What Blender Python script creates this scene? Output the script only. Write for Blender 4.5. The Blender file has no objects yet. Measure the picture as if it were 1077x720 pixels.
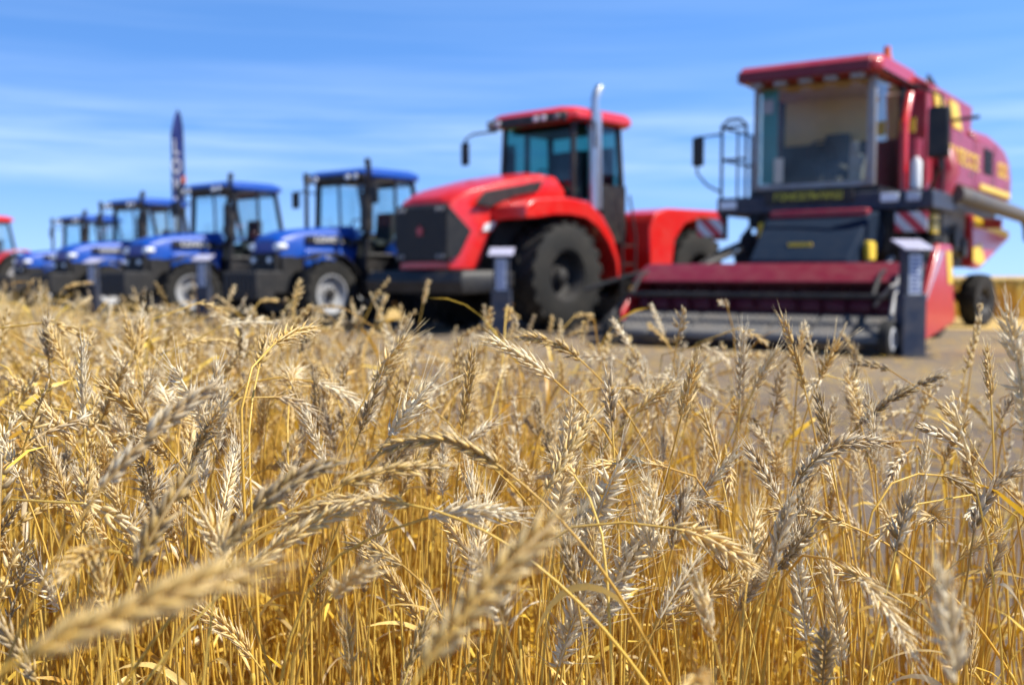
import bpy, math, random
import numpy as np
from mathutils import Vector, Matrix

R = math.radians
rng = np.random.default_rng(11)
random.seed(5)
C = bpy.context.scene.collection
scene = bpy.context.scene

# ------------------------------------------------------------------ camera
PITCH = math.atan(70 / 1100)
CAM_H = 0.90
cam_d = bpy.data.cameras.new('camera')
cam = bpy.data.objects.new('camera', cam_d)
C.objects.link(cam)
cam.location = (0, 0, CAM_H)
cam.rotation_euler = (R(90) - PITCH, 0, 0)
cam_d.sensor_width = 36
cam_d.lens = 36 * 1100 / 1077
cam_d.clip_start = 0.02
cam_d.clip_end = 6000
cam_d.dof.use_dof = True
cam_d.dof.focus_distance = 0.92
cam_d.dof.aperture_fstop = 5.7
cam_d.dof.aperture_blades = 0
scene.camera = cam

# ------------------------------------------------------------------ sun, sky, exposure
SUN_EL, SUN_AZ = 52, 103           # azimuth clockwise from +Y
sd = bpy.data.lights.new('sun', 'SUN')
sd.energy = 5.0
sd.angle = R(0.5)
sd.color = (1.0, 0.955, 0.86)
sun = bpy.data.objects.new('sun', sd)
C.objects.link(sun)
d = Vector((math.sin(R(SUN_AZ)) * math.cos(R(SUN_EL)), math.cos(R(SUN_AZ)) * math.cos(R(SUN_EL)), math.sin(R(SUN_EL))))
sun.rotation_euler = d.to_track_quat('Z', 'Y').to_euler()
sun.location = (20, 5, 30)

world = bpy.data.worlds.new('World')
scene.world = world
world.use_nodes = True
nt = world.node_tree
N, L = nt.nodes, nt.links
bg = N['Background']
bg.inputs['Strength'].default_value = 0.110
tc = N.new('ShaderNodeTexCoord')
sky = N.new('ShaderNodeTexSky')
sky.sky_type = 'NISHITA'
sky.sun_disc = False
sky.sun_elevation = R(SUN_EL)
sky.sun_rotation = R(SUN_AZ)
sky.altitude = 200
sky.air_density = 1.0
sky.dust_density = 0.15
sky.ozone_density = 5.0
# a clear dry-air sky: the deep blue comes down close to the horizon
sep = N.new('ShaderNodeSeparateXYZ'); L.new(tc.outputs['Generated'], sep.inputs[0])
zz = N.new('ShaderNodeMath'); zz.operation = 'MULTIPLY_ADD'; zz.inputs[1].default_value = 1.35; zz.inputs[2].default_value = 0.24
L.new(sep.outputs['Z'], zz.inputs[0])
comb = N.new('ShaderNodeCombineXYZ')
L.new(sep.outputs['X'], comb.inputs['X']); L.new(sep.outputs['Y'], comb.inputs['Y']); L.new(zz.outputs[0], comb.inputs['Z'])
nrm = N.new('ShaderNodeVectorMath'); nrm.operation = 'NORMALIZE'
L.new(comb.outputs[0], nrm.inputs[0]); L.new(nrm.outputs[0], sky.inputs['Vector'])
tint = N.new('ShaderNodeMix'); tint.data_type = 'RGBA'; tint.blend_type = 'MULTIPLY'; tint.inputs['Factor'].default_value = 1
tint.inputs['B'].default_value = (0.98, 1.36, 1.66, 1)
L.new(sky.outputs[0], tint.inputs['A'])
# thin cirrus: long horizontal streaks low over the horizon
mp = N.new('ShaderNodeMapping'); mp.inputs['Scale'].default_value = (1.3, 1.3, 24.0); mp.inputs['Rotation'].default_value = (0, R(4), 0)
mp.inputs['Location'].default_value = (2.0, 0.3, 0.2)
L.new(tc.outputs['Generated'], mp.inputs[0])
nz = N.new('ShaderNodeTexNoise'); nz.inputs['Scale'].default_value = 1.6; nz.inputs['Detail'].default_value = 7; nz.inputs['Roughness'].default_value = 0.55
L.new(mp.outputs[0], nz.inputs['Vector'])
cr = N.new('ShaderNodeValToRGB'); cr.color_ramp.elements[0].position = 0.42; cr.color_ramp.elements[1].position = 0.80
cr.color_ramp.elements[1].color = (0.24, 0.24, 0.24, 1)
L.new(nz.outputs['Fac'], cr.inputs[0])
band = N.new('ShaderNodeMapRange'); band.inputs['From Min'].default_value = 0.02; band.inputs['From Max'].default_value = 0.42
band.inputs['To Min'].default_value = 1.0; band.inputs['To Max'].default_value = 0.05
L.new(sep.outputs['Z'], band.inputs['Value'])
cm = N.new('ShaderNodeMath'); cm.operation = 'MULTIPLY'; L.new(cr.outputs[0], cm.inputs[0]); L.new(band.outputs[0], cm.inputs[1])
cl = N.new('ShaderNodeMix'); cl.data_type = 'RGBA'; cl.inputs['B'].default_value = (4.3, 5.7, 8.0, 1)
hz = N.new('ShaderNodeMapRange'); hz.inputs['From Min'].default_value = 0.0; hz.inputs['From Max'].default_value = 0.11
hz.inputs['To Min'].default_value = 0.55; hz.inputs['To Max'].default_value = 0.0; L.new(sep.outputs['Z'], hz.inputs['Value'])
# a soft cirrus bank about seven degrees up
bk = N.new('ShaderNodeValToRGB'); el_ = bk.color_ramp.elements; el_[0].position = 0.045; el_[0].color = (0, 0, 0, 1); el_[1].position = 0.20; el_[1].color = (0, 0, 0, 1)
for p_, v_ in ((0.095, 0.75), (0.13, 0.9), (0.155, 0.35)):
    q_ = el_.new(p_); q_.color = (v_, v_, v_, 1)
L.new(sep.outputs['Z'], bk.inputs[0])
mp2 = N.new('ShaderNodeMapping'); mp2.inputs['Scale'].default_value = (2.2, 2.2, 38.0); mp2.inputs['Rotation'].default_value = (0, R(-2), 0); mp2.inputs['Location'].default_value = (5.1, 0.7, 1.4)
L.new(tc.outputs['Generated'], mp2.inputs[0])
nz2 = N.new('ShaderNodeTexNoise'); nz2.inputs['Scale'].default_value = 1.0; nz2.inputs['Detail'].default_value = 6; nz2.inputs['Roughness'].default_value = 0.6
L.new(mp2.outputs[0], nz2.inputs['Vector'])
cr2 = N.new('ShaderNodeMapRange'); cr2.inputs['From Min'].default_value = 0.36; cr2.inputs['From Max'].default_value = 0.68; cr2.inputs['To Max'].default_value = 0.75
L.new(nz2.outputs['Fac'], cr2.inputs['Value'])
bm2 = N.new('ShaderNodeMath'); bm2.operation = 'MULTIPLY'; L.new(bk.outputs[0], bm2.inputs[0]); L.new(cr2.outputs[0], bm2.inputs[1])
cs = N.new('ShaderNodeMath'); cs.operation = 'ADD'; cs.use_clamp = True; L.new(cm.outputs[0], cs.inputs[0]); L.new(bm2.outputs[0], cs.inputs[1])
mxf = N.new('ShaderNodeMath'); mxf.operation = 'MAXIMUM'; L.new(cs.outputs[0], mxf.inputs[0]); L.new(hz.outputs[0], mxf.inputs[1])
L.new(mxf.outputs[0], cl.inputs['Factor']); L.new(tint.outputs['Result'], cl.inputs['A'])
# darker towards the zenith, as a dry summer sky is
zd = N.new('ShaderNodeMapRange'); zd.inputs['From Min'].default_value = 0.25; zd.inputs['From Max'].default_value = 0.85
zd.inputs['To Min'].default_value = 1.0; zd.inputs['To Max'].default_value = 0.33
L.new(sep.outputs['Z'], zd.inputs['Value'])
dk = N.new('ShaderNodeVectorMath'); dk.operation = 'SCALE'; L.new(cl.outputs['Result'], dk.inputs[0]); L.new(zd.outputs[0], dk.inputs['Scale'])
L.new(dk.outputs[0], bg.inputs['Color'])

scene.view_settings.view_transform = 'Standard'
scene.view_settings.look = 'None'
scene.view_settings.exposure = 0.64
scene.view_settings.gamma = 1
scene.view_settings.use_curve_mapping = False
scene.cycles.use_denoising = True
scene.cycles.max_bounces = 7
scene.cycles.transparent_max_bounces = 14
scene.cycles.transmission_bounces = 6
scene.cycles.caustics_reflective = False
scene.cycles.caustics_refractive = False
scene.cycles.sample_clamp_indirect = 6

# ------------------------------------------------------------------ materials
def new_mat(name):
    m = bpy.data.materials.new(name); m.use_nodes = True
    return m, m.node_tree.nodes, m.node_tree.links, m.node_tree.nodes['Principled BSDF']

def rgb(c): return (c[0], c[1], c[2], 1)

def paint(name, col, rough=0.35, dust=0.25, metal=0.0, coat=0.0, bump=0.02, scale=6.0, dustcol=(0.33, 0.27, 0.20)):
    """painted or moulded surface with slight uneven colour, road dust and a faint bump"""
    m, n, l, b = new_mat(name)
    t = n.new('ShaderNodeTexCoord')
    a = n.new('ShaderNodeTexNoise'); a.inputs['Scale'].default_value = scale; a.inputs['Detail'].default_value = 6
    l.new(t.outputs['Object'], a.inputs['Vector'])
    r = n.new('ShaderNodeValToRGB'); r.color_ramp.elements[0].position = 0.38; r.color_ramp.elements[1].position = 0.75
    r.color_ramp.elements[0].color = (0, 0, 0, 1); r.color_ramp.elements[1].color = (dust, dust, dust, 1)
    l.new(a.outputs['Fac'], r.inputs[0])
    x = n.new('ShaderNodeMix'); x.data_type = 'RGBA'
    x.inputs['A'].default_value = rgb(col); x.inputs['B'].default_value = rgb(dustcol)
    l.new(r.outputs[0], x.inputs['Factor']); l.new(x.outputs['Result'], b.inputs['Base Color'])
    b.inputs['Roughness'].default_value = rough; b.inputs['Metallic'].default_value = metal
    b.inputs['Coat Weight'].default_value = coat; b.inputs['Coat Roughness'].default_value = 0.12
    rr = n.new('ShaderNodeMath'); rr.operation = 'MULTIPLY_ADD'; rr.inputs[1].default_value = 0.8; rr.inputs[2].default_value = rough
    l.new(r.outputs[0], rr.inputs[0]); l.new(rr.outputs[0], b.inputs['Roughness'])
    if bump:
        a2 = n.new('ShaderNodeTexNoise'); a2.inputs['Scale'].default_value = scale * 9; a2.inputs['Detail'].default_value = 4
        l.new(t.outputs['Object'], a2.inputs['Vector'])
        bp = n.new('ShaderNodeBump'); bp.inputs['Strength'].default_value = bump * 4; bp.inputs['Distance'].default_value = 0.01
        l.new(a2.outputs['Fac'], bp.inputs['Height']); l.new(bp.outputs[0], b.inputs['Normal'])
    return m

def glass(name, tint_c, refl=0.10, alpha=0.25):
    m, n, l, b = new_mat(name)
    out = n['Material Output']; n.remove(b)
    tr = n.new('ShaderNodeBsdfTransparent'); tr.inputs[0].default_value = rgb(tint_c)
    gl = n.new('ShaderNodeBsdfGlossy'); gl.inputs['Roughness'].default_value = 0.03
    fr = n.new('ShaderNodeLayerWeight'); fr.inputs['Blend'].default_value = 0.5
    pw = n.new('ShaderNodeMath'); pw.operation = 'POWER'; pw.inputs[1].default_value = 4.0; l.new(fr.outputs['Facing'], pw.inputs[0])
    ns = n.new('ShaderNodeTexNoise'); ns.inputs['Scale'].default_value = 2.2; ns.inputs['Detail'].default_value = 1
    ad = n.new('ShaderNodeMath'); ad.operation = 'MULTIPLY_ADD'; ad.inputs[1].default_value = refl; l.new(ns.outputs['Fac'], ad.inputs[0]); l.new(pw.outputs[0], ad.inputs[2])
    mx = n.new('ShaderNodeMixShader'); l.new(ad.outputs[0], mx.inputs[0]); l.new(tr.outputs[0], mx.inputs[1]); l.new(gl.outputs[0], mx.inputs[2])
    l.new(mx.outputs[0], out.inputs[0])
    return m

M = {}
M['tractor_red'] = paint('tractor_red', (0.70, 0.012, 0.010), 0.3, 0.10, coat=0.5)
M['deep_red'] = paint('deep_red', (0.50, 0.008, 0.016), 0.35, 0.12, coat=0.3)
M['maroon'] = paint('maroon', (0.33, 0.008, 0.026), 0.42, 0.14, coat=0.2)
M['header_maroon'] = paint('header_maroon', (0.15, 0.005, 0.020), 0.5, 0.08)
M['blue'] = paint('blue', (0.004, 0.072, 0.40), 0.42, 0.05, coat=0.08)
M['navy'] = paint('navy', (0.012, 0.022, 0.05), 0.5, 0.2)
M['feeder_blue_shaded'] = paint('feeder_blue_shaded', (0.004, 0.014, 0.034), 0.8, 0.02)  # feeder navy darkened; the shade on its slope is put into the colour
M['feeder_blue_shaded'].node_tree.nodes['Principled BSDF'].inputs['Specular IOR Level'].default_value = 0.15
M['black'] = paint('black', (0.008, 0.008, 0.010), 0.5, 0.09)
M['charcoal'] = paint('charcoal', (0.014, 0.014, 0.016), 0.6, 0.06)
M['grille'] = paint('grille', (0.010, 0.010, 0.012), 0.6, 0.05)
M['rubber'] = paint('rubber', (0.007, 0.007, 0.007), 0.8, 0.06, scale=3.0)
M['rim_white'] = paint('rim_white', (0.36, 0.37, 0.39), 0.45, 0.35)
M['rim_dark'] = paint('rim_dark', (0.012, 0.012, 0.014), 0.6, 0.1)
M['chrome'] = paint('chrome', (0.62, 0.62, 0.62), 0.28, 0.12, metal=0.9)
M['steel'] = paint('steel', (0.30, 0.30, 0.31), 0.42, 0.4, metal=0.5)
M['belt'] = paint('belt', (0.16, 0.155, 0.15), 0.85, 0.4)
M['auger_grey'] = paint('auger_grey', (0.085, 0.078, 0.072), 0.6, 0.3)
M['yellow'] = paint('yellow', (0.85, 0.56, 0.02), 0.4, 0.1)
M['sign_yellow'] = paint('sign_yellow', (0.62, 0.62, 0.03), 0.4, 0.1)
M['white'] = paint('white', (0.78, 0.78, 0.78), 0.4, 0.1)
M['lamp'] = paint('lamp', (0.82, 0.84, 0.86), 0.08, 0.0, coat=1.0, bump=0)
M['orange'] = paint('orange', (0.80, 0.16, 0.02), 0.3, 0.05)
M['tan_fabric'] = paint('tan_fabric', (0.62, 0.47, 0.20), 0.85, 0.2)
M['curtain'] = paint('curtain', (0.10, 0.42, 0.48), 0.7, 0.1)
M['seat_fabric'] = paint('seat_fabric', (0.045, 0.045, 0.05), 0.85, 0.15)
M['flag_navy'] = paint('flag_navy', (0.03, 0.055, 0.24), 0.8, 0.05)
M['panel_print'] = paint('panel_print', (0.50, 0.56, 0.66), 0.3, 0.1)
M['lilac'] = paint('lilac', (0.44, 0.43, 0.54), 0.25, 0.05)
M['cab_glass'] = glass('cab_glass', (0.80, 0.92, 0.92), 0.30)
M['teal_glass'] = glass('teal_glass', (0.22, 0.50, 0.48), 0.12)
M['combine_glass'] = glass('combine_glass', (0.86, 0.84, 0.76), 0.10)

def stripes(name):
    m, n, l, b = new_mat(name)
    t = n.new('ShaderNodeTexCoord'); w = n.new('ShaderNodeTexWave'); w.wave_type = 'BANDS'; w.bands_direction = 'DIAGONAL'
    w.inputs['Scale'].default_value = 2.1
    l.new(t.outputs['Object'], w.inputs['Vector'])
    r = n.new('ShaderNodeValToRGB'); r.color_ramp.interpolation = 'CONSTANT'
    r.color_ramp.elements[0].color = (0.62, 0.03, 0.05, 1); r.color_ramp.elements[1].color = (0.72, 0.70, 0.70, 1); r.color_ramp.elements[1].position = 0.5
    l.new(w.outputs['Fac'], r.inputs[0]); l.new(r.outputs[0], b.inputs['Base Color']); b.inputs['Roughness'].default_value = 0.4
    return m
M['hazard'] = stripes('hazard')

# ------------------------------------------------------------------ mesh helpers
class MB:
    def __init__(s): s.v = []; s.f = []
    def add(s, vs, fs):
        k = len(s.v); s.v += [tuple(p) for p in vs]; s.f += [tuple(i + k for i in f) for f in fs]; return s
    def box(s, x0, x1, y0, y1, z0, z1):
        vs = [(x, y, z) for x in (x0, x1) for y in (y0, y1) for z in (z0, z1)]
        return s.add(vs, [(0, 1, 3, 2), (4, 6, 7, 5), (0, 4, 5, 1), (2, 3, 7, 6), (0, 2, 6, 4), (1, 5, 7, 3)])
    def prism(s, prof, u0, u1, w0=None):
        """profile in (v, z) extruded along x from u0 to u1"""
        n = len(prof)
        vs = [(u0, a, b) for a, b in prof] + [(u1, a, b) for a, b in (w0 or prof)]
        return s.add(vs, [tuple(range(n)), tuple(range(2 * n - 1, n - 1, -1))] + [(i, i + n, (i + 1) % n + n, (i + 1) % n) for i in range(n)])
    def loft(s, secs, cap=True):
        n = len(secs[0]); vs = [p for q in secs for p in q]; fs = []
        for k in range(len(secs) - 1):
            for i in range(n):
                j = (i + 1) % n
                fs.append((k * n + i, k * n + j, (k + 1) * n + j, (k + 1) * n + i))
        if cap: fs += [tuple(range(n - 1, -1, -1)), tuple(range((len(secs) - 1) * n, len(secs) * n))]
        return s.add(vs, fs)
    def tube(s, pts, r, n=10):
        pts = [Vector(p) for p in pts]; rs = r if isinstance(r, (list, tuple)) else [r] * len(pts)
        secs = []
        up = None
        for i, p in enumerate(pts):
            t = (pts[min(i + 1, len(pts) - 1)] - pts[max(i - 1, 0)]).normalized()
            if up is None:
                up = Vector((0, 0, 1)) if abs(t.z) < 0.9 else Vector((1, 0, 0))
            a = t.cross(up).normalized(); b = a.cross(t).normalized(); up = b
            secs.append([p + (a * math.cos(2 * math.pi * k / n) + b * math.sin(2 * math.pi * k / n)) * rs[i] for k in range(n)])
        return s.loft(secs)
    def lathe(s, prof, cx, cy, cz, n=40):
        """profile (r, x offset) turned round the x axis through (cx, cy, cz)"""
        secs = []
        for k in range(n):
            a = 2 * math.pi * k / n
            secs.append([(cx + x, cy + r * math.cos(a), cz + r * math.sin(a)) for r, x in prof])
        m = len(prof); vs = [p for q in secs for p in q]
        fs = [(k * m + i, k * m + i + 1, ((k + 1) % n) * m + i + 1, ((k + 1) % n) * m + i) for k in range(n) for i in range(m - 1)]
        return s.add(vs, fs)

def part(name, mb, mat, parent=None, bevel=0.0, smooth=True, seg=2, label=None):
    me = bpy.data.meshes.new(name)
    me.from_pydata(mb.v, [], mb.f); me.update()
    import bmesh
    b = bmesh.new(); b.from_mesh(me); bmesh.ops.recalc_face_normals(b, faces=b.faces); b.to_mesh(me); b.free()
    me.materials.append(M[mat] if isinstance(mat, str) else mat)
    o = bpy.data.objects.new(name, me); C.objects.link(o)
    if parent: o.parent = parent
    if smooth:
        me.shade_smooth()
        try: me.set_sharp_from_angle(angle=R(38))
        except Exception: pass
    if bevel:
        q = o.modifiers.new('bevel', 'BEVEL'); q.width = bevel; q.segments = seg; q.limit_method = 'ANGLE'; q.angle_limit = R(35)
        q.harden_normals = False
    if label: o['label'] = label
    return o

def text(name, s, size, mat, parent, loc, rot, ext=0.004, xs=1.0):
    cu = bpy.data.curves.new(name, 'FONT'); cu.body = s; cu.size = size; cu.extrude = ext; cu.align_x = 'CENTER'; cu.align_y = 'CENTER'; cu.offset = size * 0.012
    q = bpy.data.objects.new('q', cu); C.objects.link(q); bpy.context.view_layer.update()
    me = bpy.data.meshes.new_from_object(q.evaluated_get(bpy.context.evaluated_depsgraph_get())); me.name = name
    bpy.data.objects.remove(q); bpy.data.curves.remove(cu)
    me.materials.clear(); me.materials.append(M[mat]); o = bpy.data.objects.new(name, me); C.objects.link(o)
    o.parent = parent; o.location = loc; o.rotation_euler = rot; o.scale = (xs, 1, 1)
    return o

def empty(name, loc, rz, label, cat, group=None):
    o = bpy.data.objects.new(name, None); C.objects.link(o); o.location = loc; o.rotation_euler = (0, 0, rz)
    o.empty_display_size = 0.3
    o['label'] = label; o['category'] = cat
    if group: o['group'] = group
    return o

def children(o): return [c for c in C.objects if c.parent == o]
def copy_tree(o, parent=None):
    c = o.copy(); C.objects.link(c)
    if parent: c.parent = parent
    for ch in children(o): copy_tree(ch, c)
    return c

FRONT = (R(90), 0, 0)           # lettering on a face looking along -y
SIDE = (R(90), 0, R(90))        # lettering on a face looking along +x

def wheel(parent, x, y, r, w, side, rim='rim_white', lugs=20, rimr=0.55, name='wheel', lugh=0.045, steer=0):
    """side +1: outer face towards +x"""
    h = w / 2; ri = r * rimr; rc = r - lugh
    t = MB().lathe([(ri, -h * .72), (ri + .03, -h * .92), (rc * .84 + ri * .16, -h), (rc - .03, -h * .93), (rc, -h * .70), (rc + .006, 0),
                    (rc, h * .70), (rc - .03, h * .93), (rc * .84 + ri * .16, h), (ri + .03, h * .92), (ri, h * .72), (ri - .02, 0), (ri, -h * .72)], 0, 0, 0, 48)
    for k in range(lugs):
        for sg in (-1, 1):
            a0 = 2 * math.pi * (k + (0.25 if sg > 0 else 0)) / lugs * 1.0
            sweep = 2 * math.pi / lugs * 0.85; wd = 2 * math.pi / lugs * 0.22
            vs = []
            for q, (xx, aa) in enumerate(((0.02, a0), (h * 0.97, a0 - sweep))):
                top = r if q == 0 else r - 0.02
                for da in (-wd, wd):
                    for rad in (rc - 0.03, top):
                        vs.append((sg * xx, rad * math.cos(aa + da), rad * math.sin(aa + da)))
            t.add(vs, [(0, 1, 3, 2), (4, 6, 7, 5), (0, 4, 5, 1), (2, 3, 7, 6), (0, 2, 6, 4), (1, 5, 7, 3)])
    tyre = part('tyre', t, 'rubber', None)
    w_e = bpy.data.objects.new(name, None); C.objects.link(w_e); w_e.parent = parent; w_e.location = (x, y, r - 0.015)
    w_e.rotation_euler = (0, 0, steer)
    tyre.parent = w_e
    s = side
    rm = MB().lathe([(ri + .012, -s * h * .80), (ri + .012, -s * h * .70), (ri - .05, -s * h * .6), (ri - .06, s * h * .35), (ri * .96, s * h * .62), (ri + .012, s * h * .74), (ri + .016, s * h * .84),
                     (ri - .012, s * h * .84), (ri - .06, s * h * .55), (ri * .80, s * h * .28), (ri * .52, s * h * .16), (ri * .50, s * h * .34), (ri * .34, s * h * .38), (0.002, s * h * .40)], 0, 0, 0, 40)
    part('rim', rm, rim, w_e)
    hb = MB().lathe([(ri * .30, s * h * .36), (ri * .28, s * h * .62), (ri * .16, s * h * .70), (0.002, s * h * .71)], 0, 0, 0, 24)
    for k in range(8):
        a = k * math.pi / 4; q = ri * .41
        hb.tube([(s * h * .34, q * math.cos(a), q * math.sin(a)), (s * h * .46, q * math.cos(a), q * math.sin(a))], 0.016, 6)
    part('hub', hb, 'black' if rim != 'rim_dark' else 'charcoal', w_e)
    return w_e

def arc(cy, cz, r, a0, a1, n):
    return [(cy + r * math.cos(R(a0 + (a1 - a0) * i / n)), cz + r * math.sin(R(a0 + (a1 - a0) * i / n))) for i in range(n + 1)]

def fender_arc(u0, u1, cy, cz, r, a0, a1, th=0.04, n=14):
    o_ = arc(cy, cz, r + th, a0, a1, n); i_ = arc(cy, cz, r, a1, a0, n)
    mb = MB()
    m = n + 1
    vs = [(u0, a, b) for a, b in o_ + i_] + [(u1, a, b) for a, b in o_ + i_]; t = 2 * m
    fs = []
    for k in range(n):
        fs += [(k, k + 1, t - 2 - k, t - 1 - k), (t + k, t + t - 1 - k, t + t - 2 - k, t + k + 1)]
    for k in range(t): fs.append((k, t + k, t + (k + 1) % t, (k + 1) % t))
    return mb.add(vs, fs)
# ------------------------------------------------------------------ the ground
def ground_mat(name, c1, c2, c3, s1=0.6, s2=14, bump=0.5, dist=0.03):
    m, n, l, b = new_mat(name)
    t = n.new('ShaderNodeTexCoord')
    a = n.new('ShaderNodeTexNoise'); a.inputs['Scale'].default_value = s1; a.inputs['Detail'].default_value = 5; a.inputs['Roughness'].default_value = 0.6
    mpp = n.new('ShaderNodeMapping'); mpp.inputs['Rotation'].default_value = (0, 0, R(-45)); mpp.inputs['Scale'].default_value = (1, 0.35, 1)
    mpp.vector_type = 'TEXTURE'; mpp.inputs['Scale'].default_value = (2.0, 1, 1)
    l.new(t.outputs['Object'], mpp.inputs[0]); l.new(mpp.outputs[0], a.inputs['Vector'])
    f = n.new('ShaderNodeTexNoise'); f.inputs['Scale'].default_value = s2; f.inputs['Detail'].default_value = 8; f.inputs['Roughness'].default_value = 0.7
    l.new(t.outputs['Object'], f.inputs['Vector'])
    r = n.new('ShaderNodeValToRGB'); e = r.color_ramp.elements; e[0].position = 0.36; e[0].color = rgb(c1); e[1].position = 0.64; e[1].color = rgb(c2)
    l.new(a.outputs['Fac'], r.inputs[0])
    r2 = n.new('ShaderNodeValToRGB'); r2.color_ramp.elements[0].position = 0.5; r2.color_ramp.elements[1].position = 0.72
    l.new(f.outputs['Fac'], r2.inputs[0])
    x = n.new('ShaderNodeMix'); x.data_type = 'RGBA'; x.inputs['B'].default_value = rgb(c3)
    l.new(r2.outputs[0], x.inputs['Factor']); l.new(r.outputs[0], x.inputs['A']); l.new(x.outputs['Result'], b.inputs['Base Color'])
    b.inputs['Roughness'].default_value = 0.95; b.inputs['Specular IOR Level'].default_value = 0.15
    bp = n.new('ShaderNodeBump'); bp.inputs['Strength'].default_value = bump; bp.inputs['Distance'].default_value = dist
    l.new(f.outputs['Fac'], bp.inputs['Height']); l.new(bp.outputs[0], b.inputs['Normal'])
    return m

M['soil'] = ground_mat('soil', (0.165, 0.128, 0.10), (0.27, 0.205, 0.135), (0.40, 0.31, 0.19), s2=30, bump=.8)
M['dirt'] = ground_mat('dirt', (0.125, 0.096, 0.075), (0.175, 0.135, 0.105), (0.25, 0.195, 0.135), s1=0.7, s2=38)
M['stubble_g'] = ground_mat('stubble_g', (0.42, 0.27, 0.09), (0.56, 0.38, 0.13), (0.66, 0.50, 0.24), s1=0.3, s2=9)

def grid_sheet(name, outline_fn, x0, x1, nx, z, mat, rows=1):
    """ground sheet between a near edge and a far edge given for every x"""
    vs, fs = [], []
    for i in range(nx + 1):
        x = x0 + (x1 - x0) * i / nx
        ya, yb = outline_fn(x)
        for k in range(rows + 1): vs.append((x, ya + (yb - ya) * k / rows, z))
    for i in range(nx):
        for k in range(rows):
            a = i * (rows + 1) + k; b = a + rows + 1
            fs.append((a, b, b + 1, a + 1))
    mb = MB().add(vs, fs); o = part(name, mb, mat, smooth=False); o['kind'] = 'structure'
    return o

gs = MB().add([(-3000, -60, 0), (3000, -60, 0), (3000, 5000, 0), (-3000, 5000, 0)], [(0, 1, 2, 3)])
g = part('ground', gs, 'soil', smooth=False); g['kind'] = 'structure'
def wob(x, s, a): return a * (math.sin(x * 1.3 * s + 1) + 0.6 * math.sin(x * 2.9 * s + 2) + 0.4 * math.sin(x * 6.1 * s))
# bare trodden strip between the standing crop and the machines; both edges run parallel to the row of machines
grid_sheet('dirt_track', lambda x: (2.3 - 1.2 * x + wob(x, 1, .12), 9.2 - 1.05 * x + wob(x, .8, .35)), -16, 9, 160, 0.004, 'dirt')
# harvested field behind the machines, out to the horizon
grid_sheet('stubble_field', lambda x: (max(20.5 - 0.35 * x, 15) + wob(x, .3, .35), 4000), -1200, 1200, 800, 0.004, 'stubble_g', rows=1)

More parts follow.
